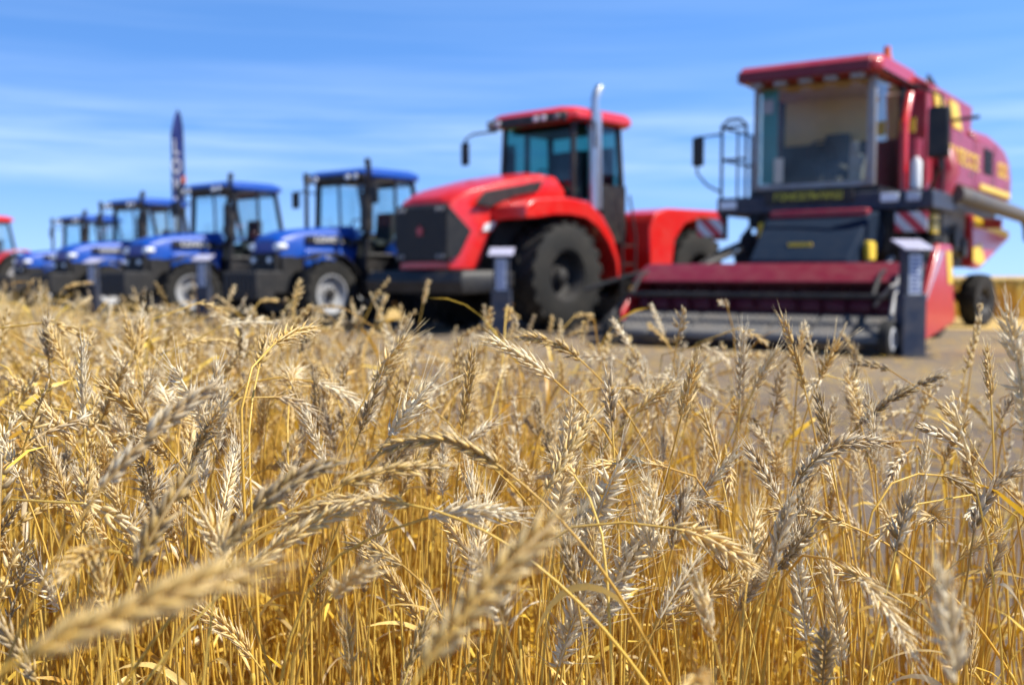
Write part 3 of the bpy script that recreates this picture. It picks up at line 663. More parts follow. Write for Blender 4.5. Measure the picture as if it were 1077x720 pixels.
part('yellow_mark', MB().loft([[(1.268, 2.75, 3.22), (1.268, 3.35, 3.22), (1.25, 3.1, 3.62), (1.25, 2.5, 3.62)], [(1.20, 2.75, 3.22), (1.20, 3.35, 3.22), (1.18, 3.1, 3.62), (1.18, 2.5, 3.62)]]), 'yellow', gtk)
part('tank_bracket', MB().tube([(1.2, 1.4, 3.7), (1.0, 2.2, 3.95), (1.0, 3.2, 3.72)], .03, 8).tube([(1.28, 2.6, 3.3), (1.65, 2.7, 3.34)], .03, 8), 'black', gtk)
hp = [(3.9, 2.30), (3.9, 3.36), (5.4, 3.42), (6.4, 3.36), (6.85, 3.2), (7.05, 2.95), (7.06, 2.30)]
eh = part('rear_hood', MB().loft([[(x, a - (.0 if a < 6 else dd), b - (dz if b > 2.9 else 0)) for a, b in hp] for x, dz, dd in ((-1.40, .22, .12), (-1.25, .04, .02), (-.9, 0, 0), (.9, 0, 0), (1.25, .04, .02), (1.40, .22, .12))]), 'maroon', H, .03)
text('lettering', 'GS12', .36, 'yellow', eh, (1.405, 6.05, 2.78), SIDE, .006, 1.2)
sp = part('side_panel', MB().box(1.27, 1.40, 1.75, 3.89, 2.30, 3.12), 'maroon', H, .03)
text('lettering', 'ПАЛЕССЕ', .33, 'yellow', sp, (1.405, 2.85, 2.72), SIDE, .006, 1.45)
part('yellow_stripe', MB().box(1.402, 1.415, 4.1, 6.8, 2.34, 2.44), 'yellow', eh)
part('lower_side', MB().prism([(1.7, 1.35), (1.7, 2.05), (3.6, 2.05), (3.6, 1.2)], 1.05, 1.30), 'black', H, .03)
ts = part('rear_shield', MB().prism([(3.62, 1.9), (6.95, 1.72), (6.9, 1.60), (4.3, 1.02), (3.75, 1.05)], 1.22, 1.40), 'deep_red', H, .03)
part('yellow_stripe', MB().prism([(3.7, 1.88), (6.85, 1.715), (6.8, 1.60), (3.75, 1.72)], 1.402, 1.412), 'yellow', ts)
part('yellow_stripe', MB().prism([(3.7, 1.35), (4.3, 1.45), (4.7, 1.15), (4.2, 1.08), (3.72, 1.15)], 1.402, 1.412), 'yellow', ts)
part('rear_body', MB().box(-1.2, 1.2, 3.7, 6.7, 1.65, 2.3), 'charcoal', H, .04)
vt = MB()
for k in range(9): vt.box(1.402, 1.412, 4.35 + k * .09, 4.39 + k * .09, 2.62, 3.05)
part('engine_vent', vt, 'black', eh)
part('panel_seam', MB().box(1.401, 1.407, 5.30, 5.32, 2.34, 3.18), 'black', eh)
for vv in (2.0, 3.6): part('panel_seam', MB().box(1.401, 1.407, vv, vv + .015, 2.32, 3.1), 'black', sp)
for vv in (2.3, 3.3, 5.0, 6.4): part('latch', MB().box(1.402, 1.425, vv, vv + .10, 2.50, 2.54), 'steel', eh if vv > 4 else sp, .005)
hs2 = MB()
for q in range(5): hs2.tube([(.98 + .05 * q, -.04, 1.78), (1.10 + .06 * q, -.12, 1.52), (1.0 + .08 * q, -.02, 1.25), (.98, .1, 1.05)], .02, 6)
part('hose_bundle', hs2, 'black', H)
part('engine_bay', MB().box(1.0, 1.27, .6, 1.7, 1.1, 1.8), 'charcoal', H, .04)
part('unloading_auger', MB().tube([(1.68, 1.05, 2.06), (1.72, 2.0, 2.04), (1.72, 6.9, 1.98)], .125, 18), 'auger_grey', H)
part('auger_spout', MB().tube([(1.72, 6.85, 1.98), (1.72, 7.2, 1.85), (1.72, 7.35, 1.6)], .15, 18), 'black', H)
part('auger_joint', MB().tube([(1.5, .85, 2.0), (1.62, .95, 2.35), (1.5, 1.1, 2.62)], .15, 14), 'maroon', H)
part('auger_bracket', MB().box(1.3, 1.7, 4.4, 4.5, 1.7, 1.86), 'maroon', H)
# belts, pulleys, guards in front of the side
bl = MB()
for (v, z, r_) in ((1.1, 1.45, .22), (1.9, 1.2, .26), (2.7, 1.5, .2), (3.3, 1.35, .16)): bl.lathe([(.01, .06), (r_, .06), (r_, -.0), (.01, 0)], 1.32, v, z, 24)
bl.tube([(1.35, 1.1, 1.67), (1.35, 1.9, 1.46), (1.35, 2.7, 1.70)], .02, 6)
part('belt_drive', bl, 'charcoal', H)
part('yellow_guard', MB().box(1.40, 1.46, .75, 1.15, 1.5, 1.78), 'yellow', H, .02)
hb = MB().box(0, .44, 0, .03, 0, .26)
def board(x, y, z):
    o = part('hazard_board', MB().box(-.21, .21, -.015, .015, -.13, .13), 'hazard', H, .004)
    o.location = (x, y, z)
board(1.40, -.18, 1.62); board(-1.55, -.05, 1.62)
part('board_arm', MB().box(-1.42, -1.30, -.03, .02, 1.45, 1.80).box(1.3, 1.45, -.14, -.1, 1.7, 1.80), 'black', H)
for s in (-1, 1):
    wheel(H, s * 1.22, 1.30, .80, .50, s, 'rim_white', 20, .50, 'drive_wheel')
    wheel(H, s * 1.15, 5.45, .48, .32, s, 'rim_dark', 18, .5, 'rear_wheel', .03, steer=R(-12))
# feeder house
fd = MB().loft([[(-.50, .05, 1.30), (1.00, .05, 1.30), (1.00, .05, 1.80), (-.50, .05, 1.80)], [(-.46, -.55, 1.05), (.98, -.55, 1.05), (.98, -.55, 1.74), (-.46, -.55, 1.74)], [(-.34, -1.52, .40), (.98, -1.52, .40), (.98, -1.52, 1.10), (-.34, -1.52, 1.10)]])
fdo = part('feeder_house', fd, 'feeder_blue_shaded', H, .03)
part('feeder_top', MB().box(-.40, .95, -.62, -.45, 1.70, 1.80), 'maroon', fdo, .02)
part('yellow_mark', MB().box(.10, .42, -1.245, -1.225, 1.285, 1.335), 'yellow', fdo)
rb = MB()
for k in range(4): rb.tube([(-.42 + k * .46, -.60, 1.735), (-.34 + k * .43, -1.50, 1.11)], .018, 6)
cy = MB().tube([(-.56, .0, 1.15), (-.52, -1.3, .62)], .05, 10).tube([(1.10, .0, 1.15), (1.12, -1.3, .62)], .05, 10)
part('lift_cylinder', cy, 'steel', fdo)
part('yellow_bracket', MB().box(-.62, -.54, -.5, -.2, 1.35, 1.65), 'yellow', fdo, .02)
part('yellow_bracket', MB().box(1.02, 1.10, -1.0, -.7, 1.1, 1.35), 'yellow', fdo, .02)
hs = MB()
for q in range(4): hs.tube([(-.75 - .06 * q, -.05, 1.82), (-.95 + .05 * q, -.3, 1.45), (-.70 - .1 * q, -.9, 1.25), (-.9 - .05 * q, -1.5, 1.06)], .022, 6)
part('hose_bundle', hs, 'black', fdo)
# pickup header
UL, UR = -1.72, 2.0
hd = empty('pickup_header', (0, 0, 0), 0, '', '')
del hd['label'], hd['category']
hd.parent = H
part('top_beam', MB().prism([(-1.75, .80), (-1.78, .98), (-1.70, 1.06), (-1.54, 1.06), (-1.52, .80)], UL, UR), 'header_maroon', hd, .02)
part('back_sheet', MB().box(UL, UR, -1.58, -1.54, .22, .799).box(UL + .01, UR - .01, -2.2, -1.55, .18, .22), 'header_maroon', hd)
ag = MB().tube([(UL + .05, -1.90, .50), (UR - .05, -1.90, .50)], .15, 20)
n = 110
for sgn, xa, xb in ((1, UL + .08, .0), (-1, UR - .08, .25)):
    prev = None
    for k in range(n + 1):
        f_ = k / n; a = sgn * f_ * 2 * math.pi * 5.5; x = xa + (xb - xa) * f_
        ring = [(x, -1.90 + .14 * math.cos(a), .50 + .14 * math.sin(a)), (x, -1.90 + .27 * math.cos(a), .50 + .27 * math.sin(a))]
        if prev:
            ag.add(prev + ring, [(0, 1, 3, 2)])
        prev = ring
part('feed_auger', ag, 'header_maroon', hd)
pb = MB()
nb = 7; wB = (UR - UL - .1) / nb
for k in range(nb):
    x0 = UL + .05 + k * wB; x1 = x0 + wB - .03
    pb.prism([(-2.24, .44), (-2.16, .38), (-2.19, .30), (-2.72, .10), (-2.80, .14), (-2.78, .21)], x0, x1)
pk = part('pickup_belt', pb, 'belt', hd, .012)
tn = MB()
for k in range(46):
    x = UL + .1 + k * (UR - UL - .2) / 45
    for j in range(5):
        yv = -2.30 - j * .105; zv = .420 - j * .044
        tn.tube([(x, yv, zv), (x, yv - .05, zv + .075)], .005, 4)
part('tines', tn, 'black', hd)['kind'] = 'stuff'
rol = MB().tube([(UL, -2.21, .36), (UR, -2.21, .36)], .055, 12).tube([(UL, -2.74, .14), (UR, -2.74, .14)], .045, 12)
part('roller', rol, 'black', hd)
wg = MB().tube([(UL + .1, -2.40, .66), (UR - .1, -2.40, .66)], .035, 10)
for k in range(36):
    x = UL + .15 + k * (UR - UL - .3) / 35
    wg.tube([(x, -2.40, .64), (x, -2.44, .58)], .004, 4)
for x in (UL + .1, 1.55): wg.tube([(x, -1.6, 1.02), (x, -2.1, .92), (x, -2.40, .66)], .028, 8)
part('windguard', wg, 'black', hd)
part('auger_cover', MB().prism([(-1.70, 1.065), (-1.79, 1.00), (-2.16, .80), (-2.18, .83), (-1.80, 1.04)], UL, UR), 'header_maroon', hd, .01)
el = part('end_shield', MB().prism([(-1.62, 1.28), (-1.0, 1.28), (-.80, .60), (-.70, .32), (-2.32, .14), (-2.42, .30), (-2.34, .50)], 2.02, 2.10), 'deep_red', hd, .02)
part('white_stripe', MB().prism([(-1.60, 1.19), (-1.45, 1.19), (-2.24, .60), (-2.33, .54)], 2.102, 2.108), 'lilac', hd)
part('yellow_stripe', MB().prism([(-1.30, 1.20), (-1.05, 1.20), (-.93, .80), (-1.15, .80)], 2.102, 2.108), 'yellow', hd)
part('end_shield', MB().prism([(-1.62, 1.02), (-1.4, 1.02), (-1.4, .22), (-2.6, .14), (-2.65, .24), (-2.2, .62)], UL - .06, UL - .01), 'deep_red', hd, .02)
gw = MB().lathe([(.05, -.06), (.16, -.07), (.20, -.05), (.205, 0), (.20, .05), (.16, .07), (.05, .06)], 1.86, -2.88, .205, 28)
part('gauge_wheel', gw, 'rubber', hd)
part('gauge_hub', MB().lathe([(.002, .05), (.06, .05), (.10, .075), (.125, .07), (.13, .0), (.02, -.02)], 1.86, -2.88, .205, 24), 'white', hd)
part('gauge_wheel', MB().lathe([(.05, -.06), (.16, -.07), (.20, -.05), (.205, 0), (.20, .05), (.16, .07), (.05, .06)], UL + .1, -2.88, .205, 28), 'rubber', hd)
lk = MB().tube([(1.80, -2.0, 1.06), (1.82, -2.4, .80), (1.84, -2.75, .30), (1.86, -2.88, .21)], .028, 8).tube([(1.55, -2.3, .55), (1.80, -2.55, .78), (2.0, -2.3, .9)], .022, 8)
part('linkage', lk, 'steel', hd)
part('linkage', MB().tube([(UL - .04, -1.6, .98), (UL - .35, -1.9, .86), (UL - .75, -2.2, .70)], .03, 8), 'charcoal', hd)
dv = MB().prism([(-1.6, .85), (-1.6, .3), (-2.5, .12), (-2.9, .20), (-2.5, .45)], UL - .14, UL - .07)
part('divider', dv, 'charcoal', hd, .02)

# ------------------------------------------------------------------ information stands
def stand(lab):
    t = empty('information_stand', (0, 0, 0), 0, lab, 'information stand', 'information stands in front of the machines')
    part('column', MB().box(-.115, .115, -.07, .07, .70, 1.20).box(-.14, .14, -.09, .09, .012, .70), 'navy', t, .01)
    part('base_plate', MB().box(-.22, .22, -.16, .16, 0, .02), 'charcoal', t, .005)
    part('print_strip', MB().box(-.075, .075, -.078, -.071, .66, 1.14), 'panel_print', t)
    pl_ = MB()
    for k in range(9): pl_.box(-.055, .03 + .02 * (k % 3), -.0815, -.0785, 1.09 - k * .045, 1.105 - k * .045)
    part('print_lines', pl_, 'flag_navy', t)
    part('information_panel', MB().prism([(-.16, 1.18), (-.16, 1.20), (.14, 1.31), (.14, 1.29)], -.18, .18), 'lilac', t, .004)
    return t
SL = [(4.43, 11.62, 10, 'dark information stand with a slanted pale top, standing in front of the combine'),
      (-.15, 15.1, -6, 'slim dark information stand at the front wheel of the big red tractor'),
      (-5.95, 20.2, -12, 'dark information stand beside the front wheel of the second blue tractor'),
      (-9.75, 24.4, -14, 'dark information stand in front of the third blue tractor')]
s0 = None
for i, (x, y, a, lab) in enumerate(SL):
    o = stand(lab) if i == 0 else copy_tree(s0)
    if i == 0: s0 = o
    o['label'] = lab; o.location = (x, y, 0.0); o.rotation_euler = (0, 0, R(a))

# ------------------------------------------------------------------ feather flag
fl = empty('feather_flag', (-9.75, 31.0, 0), R(8), 'dark blue feather flag with white vertical lettering, behind the third blue tractor', 'flag')
part('base_plate', MB().box(-.35, .35, -.35, .35, 0, .03), 'charcoal', fl, .005)
part('pole', MB().tube([(.12, 0, .02), (.12, 0, 3.0), (.10, 0, 5.0), (.04, 0, 5.6), (-.08, 0, 5.78)], [.02, .018, .013, .01, .008], 8), 'charcoal', fl)
bn = MB(); rows = 40; cols = 8; vs = []
for i in range(rows + 1):
    z = 1.6 + 4.16 * i / rows; top = max(0, (z - 5.1) / .68); w = .36 * (1 - top ** 1.6 * .8)
    xr = .11 - .14 * top ** 2
    for j in range(cols + 1):
        x = xr - w * j / cols; vs.append((x, .035 * math.sin(z * 2.3 + j * .5) * j / cols, z - (.12 * j / cols if top > 0 else 0)))
fs = [(i * (cols + 1) + j, i * (cols + 1) + j + 1, (i + 1) * (cols + 1) + j + 1, (i + 1) * (cols + 1) + j) for i in range(rows) for j in range(cols)]
bo = part('banner', bn.add(vs, fs), 'flag_navy', fl)
so = bo.modifiers.new('cloth', 'SOLIDIFY'); so.thickness = .004
for k, c_ in enumerate('LOVOL'):
    text('letter', c_, .62, 'white', bo, (-.10, -.055, 4.65 - k * .56), FRONT, .004, .52)
part('orange_mark', MB().box(.05, .16, -.04, -.03, 3.62, 3.82), 'orange', bo)
# ------------------------------------------------------------------ wheat
def wheat_mat(name, ear=True):
    m, n, l, b = new_mat(name)
    at = n.new('ShaderNodeAttribute'); at.attribute_name = 'tone'
    sp = n.new('ShaderNodeSeparateColor'); l.new(at.outputs['Color'], sp.inputs[0])
    oi = n.new('ShaderNodeObjectInfo')
    add = n.new('ShaderNodeMath'); add.operation = 'ADD'; l.new(sp.outputs[0], add.inputs[0])
    wt = n.new('ShaderNodeMath'); wt.operation = 'MULTIPLY'; l.new(oi.outputs['Random'], wt.inputs[0]); l.new(sp.outputs[2], wt.inputs[1]); l.new(wt.outputs[0], add.inputs[1])
    fr = n.new('ShaderNodeMath'); fr.operation = 'PINGPONG'; fr.inputs[1].default_value = 1.0; l.new(add.outputs[0], fr.inputs[0])
    r = n.new('ShaderNodeValToRGB'); e = r.color_ramp.elements
    if ear:
        cols = [(0, (0.36, 0.25, 0.12)), (.2, (0.70, 0.46, 0.11)), (.55, (0.86, 0.62, 0.21)), (.85, (0.95, 0.84, 0.60)), (1, (0.46, 0.27, 0.06))]
    else:
        cols = [(0, (0.62, 0.32, 0.012)), (.35, (0.84, 0.50, 0.03)), (.7, (0.92, 0.66, 0.11)), (1, (0.52, 0.25, 0.012))]
    e[0].position, e[0].color = cols[0][0], rgb(cols[0][1]); e[1].position, e[1].color = cols[-1][0], rgb(cols[-1][1])
    for p, c in cols[1:-1]: q = e.new(p); q.color = rgb(c)
    l.new(fr.outputs[0], r.inputs[0])
    # green channel: 0 at the foot of each husk, 1 at its tip (the tips bleach to straw white)
    x = n.new('ShaderNodeMix'); x.data_type = 'RGBA'
    x.inputs['B'].default_value = (0.96, 0.90, 0.74, 1) if ear else (0.74, 0.56, 0.24, 1)
    mm = n.new('ShaderNodeMath'); mm.operation = 'MULTIPLY'; mm.inputs[1].default_value = 0.42 if ear else 0.35
    l.new(sp.outputs[1], mm.inputs[0]); l.new(mm.outputs[0], x.inputs['Factor']); l.new(r.outputs[0], x.inputs['A'])
    # fine mottling and weathered grey specks
    t = n.new('ShaderNodeTexCoord'); ns = n.new('ShaderNodeTexNoise'); ns.inputs['Scale'].default_value = 420; ns.inputs['Detail'].default_value = 3
    l.new(t.outputs['Object'], ns.inputs['Vector'])
    rr = n.new('ShaderNodeValToRGB'); rr.color_ramp.elements[0].position = .52; rr.color_ramp.elements[1].position = .78
    rr.color_ramp.elements[1].color = (.30, .30, .30, 1)
    l.new(ns.outputs['Fac'], rr.inputs[0])
    x2 = n.new('ShaderNodeMix'); x2.data_type = 'RGBA'; x2.inputs['B'].default_value = (0.20, 0.12, 0.05, 1)
    l.new(rr.outputs[0], x2.inputs['Factor']); l.new(x.outputs['Result'], x2.inputs['A'])
    l.new(x2.outputs['Result'], b.inputs['Base Color'])
    b.inputs['Roughness'].default_value = 0.36 if ear else 0.36
    b.inputs['Specular IOR Level'].default_value = 0.5
    ns2 = n.new('ShaderNodeTexNoise'); ns2.inputs['Scale'].default_value = 900
    l.new(t.outputs['Object'], ns2.inputs['Vector'])
    bp = n.new('ShaderNodeBump'); bp.inputs['Strength'].default_value = .35; bp.inputs['Distance'].default_value = .0006
    l.new(ns2.outputs['Fac'], bp.inputs['Height']); l.new(bp.outputs[0], b.inputs['Normal'])
    tl = n.new('ShaderNodeBsdfTranslucent'); l.new(x2.outputs['Result'], tl.inputs['Color'])
    ms = n.new('ShaderNodeMixShader'); ms.inputs[0].default_value = 0.28 if ear else 0.30
    l.new(b.outputs[0], ms.inputs[1]); l.new(tl.outputs[0], ms.inputs[2]); l.new(ms.outputs[0], n['Material Output'].inputs[0])
    return m
M['ear'] = wheat_mat('ear', True)
M['straw'] = wheat_mat('straw', False)
M['dry_leaf'] = wheat_mat('dry_leaf', True)

def unit(a): return a / (np.linalg.norm(a, axis=-1, keepdims=True) + 1e-12)

class Arr:
    """triangle soup with a tone attribute"""
    def __init__(s): s.v = []; s.f = []; s.c = []; s.n = 0
    def add(s, v, f, c):
        s.v.append(np.asarray(v, np.float32)); s.f.append(np.asarray(f, np.int32) + s.n); s.c.append(np.asarray(c, np.float32)); s.n += len(v)
    def get(s):
        return np.concatenate(s.v), np.concatenate(s.f), np.concatenate(s.c)

def quads_to_tris(q):
    q = np.asarray(q); return np.concatenate([q[:, [0, 1, 2]], q[:, [0, 2, 3]]])

def husk(rings, sides):
    """unit husk along +z: pointed ovoid, belly towards +y"""
    ts = {4: (.10, .34, .62, .86), 3: (.14, .45, .80), 2: (.22, .66), 1: (.42,)}[rings]
    vs = [(0, 0, 0)]; tt = [0]
    for t in ts:
        r = (math.sin(math.pi * min(1, t ** .66)) ** .95) * .52
        for k in range(sides):
            a = 2 * math.pi * k / sides
            vs.append((r * math.cos(a), r * math.sin(a) * .85 + .10 * math.sin(math.pi * t), t)); tt.append(t)
    vs.append((0, .0, 1.06)); tt.append(1.0)
    fs = [(0, 1 + (k + 1) % sides, 1 + k) for k in range(sides)]
    for j in range(len(ts) - 1):
        a = 1 + j * sides
        for k in range(sides):
            k2 = (k + 1) % sides
            fs += [(a + k, a + k2, a + sides + k2), (a + k, a + sides + k2, a + sides + k)]
    a = 1 + (len(ts) - 1) * sides; e = len(vs) - 1
    fs += [(a + k, a + (k + 1) % sides, e) for k in range(sides)]
    return np.array(vs, float), np.array(fs), np.array(tt)
HUSK = {0: husk(4, 6), 1: husk(2, 4), 2: husk(1, 4)}

def tube_arr(arr, pts, rad, sides, tone):
    pts = np.asarray(pts, float); n = len(pts)
    t = unit(np.gradient(pts, axis=0))
    ref = np.array([0.13, 0.99, 0.05]); a = unit(np.cross(t, ref)); b = np.cross(a, t)
    ang = 2 * np.pi * np.arange(sides) / sides
    rad = np.broadcast_to(rad, (n,))
    v = pts[:, None, :] + rad[:, None, None] * (np.cos(ang)[None, :, None] * a[:, None, :] + np.sin(ang)[None, :, None] * b[:, None, :])
    v = v.reshape(-1, 3); q = []
    for i in range(n - 1):
        for k in range(sides): q.append((i * sides + k, i * sides + (k + 1) % sides, (i + 1) * sides + (k + 1) % sides, (i + 1) * sides + k))
    c = np.zeros((len(v), 3)); c[:, 0] = tone; c[:, 1] = np.repeat(np.linspace(0, 1, n) ** 2, sides)
    arr.add(v, quads_to_tris(q), c)

def ear_arr(pts, nrm0, lod, tone, width=1.0, fluff=0.0, awn=1.0, r=None):
    """ear of wheat along the curve pts (dense samples); nrm0: broad plane direction"""
    r = r or np.random.default_rng(1)
    arr = Arr()
    pts = np.asarray(pts, float); seg = np.linalg.norm(np.diff(pts, axis=0), axis=1); s = np.concatenate([[0], np.cumsum(seg)]); Ls = s[-1]
    nsp = {0: int(Ls / .0048), 1: int(Ls / .0060), 2: int(Ls / .008)}[lod]
    T = unit(np.gradient(pts, axis=0))
    hv, hf, ht = HUSK[lod]
    tube_arr(arr, pts[::max(1, len(pts) // 6)], .0011, 3 if lod else 4, tone)
    for i in range(nsp):
        f = (i + .3) / nsp; d = f * Ls * .97
        p = np.array([np.interp(d, s, pts[:, k]) for k in range(3)]); t = unit(np.array([np.interp(d, s, T[:, k]) for k in range(3)]))
        w = unit(nrm0 - t * np.dot(nrm0, t)); o = np.cross(t, w)
        side = 1 if i % 2 == 0 else -1
        if 2 < i < nsp - 2 and r.random() < .05: continue
        env = (.78 + .30 * math.sin(math.pi * min(1, f * 1.05) ** .8)) * (1 - .25 * max(0, f - .8) / .2)
        ln = .0114 * env * r.uniform(.72, 1.25); wd = .0042 * width * env * r.uniform(.78, 1.2)
        opn = .23 + fluff * .50 + r.uniform(-.06, .12)
        fl = [(0.0, .0016), (.66, .0), (-.66, .0)] if lod == 0 else ([(.5, 0), (-.5, 0)] if lod == 1 else [(0, 0)])
        if lod == 0: fl.append((0.0, -.002))
        for q, (fan, up) in enumerate(fl):
            out = opn * r.uniform(.55, 1.6) * (1.0 if q < 3 else 1.9) * (.35 if i >= nsp - 2 else 1)
            fa = fan * (1 + fluff * .9) * r.uniform(.8, 1.25)
            d_ = unit(t * math.cos(out) + w * side * math.sin(out) + o * fa * .42)
            base = p + w * side * .0012 + o * fan * .0020 + t * (up + r.uniform(-.0006, .0006))
            by = unit(w * side + o * fan * .8 - t * .2); by = unit(by - d_ * np.dot(by, d_)); bx = np.cross(by, d_)
            k = {0: 1.0, 1: 1.25, 2: 1.7}[lod]
            L_ = ln * (1.0 if q < 3 else .82) * (1 + fluff * .25)
            v = base + hv[:, :1] * bx * wd * k + hv[:, 1:2] * by * wd * .9 * k + hv[:, 2:] * d_ * L_
            c = np.zeros((len(v), 3)); c[:, 0] = tone + r.uniform(-.11, .11); c[:, 1] = ht ** 1.5 * (.6 + .4 * fluff + .2 * r.random())
            arr.add(v, hf, c)
            if lod == 0:
                al = (.0035 + .004 * r.random() + (.010 * r.random() if f > .8 else 0) + .010 * fluff) * awn
                a0 = base + d_ * L_ * 1.0; ad = unit(d_ + t * .25 + r.normal(0, .10, 3)); mid = a0 + ad * al * .5 + w * side * .0004
                e = a0 + ad * al
                aw = .00035
                vv = [a0 + bx * aw, a0 - bx * aw, a0 + by * aw, mid + bx * aw * .7, mid - bx * aw * .7, mid + by * aw * .7, e]
                ff = [(0, 1, 4), (0, 4, 3), (1, 2, 5), (1, 5, 4), (2, 0, 3), (2, 3, 5), (3, 4, 6), (4, 5, 6), (5, 3, 6)]
                cc = np.zeros((7, 3)); cc[:, 0] = tone; cc[:, 1] = 1
                arr.add(vv, ff, cc)
    return arr

def leaf_arr(p0, dirn, length, width, tone, r, n=12, curl=1.0):
    arr = Arr(); p = np.array(p0, float); d_ = unit(np.array(dirn, float)); pts = []; ws = []
    tw = r.uniform(0, 6.28); tr = r.uniform(-3, 3); bend = r.uniform(.12, .3) * curl
    for i in range(n):
        f = i / (n - 1); pts.append(p.copy()); 
        a = unit(np.cross(d_, [0, 0, 1.0]) + 1e-3); b = np.cross(a, d_); q = tw + tr * f
        ws.append((a * math.cos(q) + b * math.sin(q)) * width * .5 * (math.sin(math.pi * min(1, .15 + f * .85)) ** .6 + .02))
        p = p + d_ * length / n; d_ = unit(d_ + np.array([r.normal(0, .06), r.normal(0, .06), -bend]))
    pts = np.array(pts); ws = np.array(ws)
    v = np.stack([pts - ws, pts + np.cross(ws, [0.3, .2, .9]) * .35, pts + ws], 1).reshape(-1, 3)
    q = []
    for i in range(n - 1):
        for k in (0, 1): q.append((i * 3 + k, i * 3 + k + 1, (i + 1) * 3 + k + 1, (i + 1) * 3 + k))
    c = np.zeros((len(v), 3)); c[:, 0] = tone; c[:, 1] = .1
    arr.add(v, quads_to_tris(q), c)
    return arr

def to_mesh(name, v, f, c, mat):
    me = bpy.data.meshes.new(name)
    nv, nf = len(v), len(f)
    me.vertices.add(nv); me.vertices.foreach_set('co', np.ascontiguousarray(v, np.float32).ravel())
    me.loops.add(nf * 3); me.loops.foreach_set('vertex_index', np.ascontiguousarray(f, np.int32).ravel())
    me.polygons.add(nf); me.polygons.foreach_set('loop_start', np.arange(0, nf * 3, 3, dtype=np.int32))
    me.update(calc_edges=True)
    me.polygons.foreach_set('use_smooth', np.ones(nf, bool))
    a = me.attributes.new('tone', 'FLOAT_COLOR', 'POINT')
    cc = np.ones((nv, 4), np.float32); cc[:, :3] = c; a.data.foreach_set('color', cc.ravel())
    for m in (mat if isinstance(mat, (list, tuple)) else [mat]): me.materials.append(M[m])
    return me

def stalk_curve(hgt, lean, nod, r, ear_len=.085, n_stem=22, n_ear=10, sharp=.16):
    """in the x-z plane: leans, then nods over by `nod` (angle of the ear from upright)"""
    L_ = hgt; ds = L_ / n_stem; p = np.zeros(3); pts = [p.copy()]; wy = r.uniform(-.04, .04)
    for i in range(n_stem):
        s = (i + 1) / n_stem * L_; back = L_ - s
        k = 1 / (1 + math.exp((back - sharp * .55) / (sharp * .2)))
        ph = lean * (s / L_) + (nod - lean) * k * .8
        p = p + ds * np.array([math.sin(ph), wy * s / L_, math.cos(ph)]); pts.append(p.copy())
    e = [p.copy()]
    ph0 = lean + (nod - lean) * .82
    for i in range(n_ear):
        ph = ph0 + (nod - ph0) * 1.6 * (i / n_ear)
        p = p + ear_len / n_ear * np.array([math.sin(ph), wy, math.cos(ph)]); e.append(p.copy())
    return np.array(pts), np.array(e)

def make_plant_meshes(stem, ear, lod, tone, r, width=1.0, fluff=0.0, plane=None, leaf=True, srad=.0013, awn=1.0):
    if plane is None:
        a = r.uniform(0, math.pi); plane = np.array([math.cos(a) * .6, math.sin(a), .25])
    A = Arr(); rad = np.interp(np.linspace(0, 1, len(stem)), [0, .7, 1], [srad * 1.25, srad, srad * .62])
    tube_arr(A, stem, rad, 6 if lod == 0 else (4 if lod == 1 else 3), tone)
    if lod == 0:      # nodes of the straw
        for q in (.35, .62):
            k = int(q * len(stem)); c_ = stem[k]; t = unit(stem[k + 1] - stem[k - 1])
            tube_arr(A, [c_ - t * .004, c_ - t * .0015, c_ + t * .0015, c_ + t * .004], np.array([srad, srad * 1.55, srad * 1.55, srad]), 6, tone + .3)
    E_ = ear_arr(ear, plane, lod, tone, width, fluff, awn, r)
    Lf = None
    if leaf:
        k = int(r.uniform(.45, .80) * len(stem)); a = r.uniform(0, 6.28)
        Lf = leaf_arr(stem[k], (math.cos(a) * .5, math.sin(a) * .5, .9), r.uniform(.06, .19), r.uniform(.0025, .007), tone + .1, r, 12 if lod == 0 else 6, r.uniform(.8, 1.8))
    return A, E_, Lf

STALKS = 'wheat stalks of the nearest rows'
def add_plant(meshes, loc, rz, sc, label, tilt=(0, 0)):
    e = bpy.data.objects.new('wheat_stalk', None); C.objects.link(e); e.empty_display_size = .05
    e.location = loc; e.rotation_euler = (tilt[0], tilt[1], rz); e.scale = (sc, sc, sc)
    e['label'] = label; e['category'] = 'wheat stalk'; e['group'] = STALKS
    for nm, me in zip(('stem', 'ear', 'leaf'), meshes):
        if me is None: continue
        o = bpy.data.objects.new(nm, me); C.objects.link(o); o.parent = e
    return e

def as_meshes(A, E_, Lf, own=False):
    if not own:
        for q in (A, E_, Lf):
            if q:
                for k in q.c: k[:, 2] = 1      # these take a tone of their own per stalk
    return (to_mesh('stem', *A.get(), 'straw'), to_mesh('ear', *E_.get(), 'ear'), to_mesh('leaf', *Lf.get(), 'dry_leaf') if Lf else None)

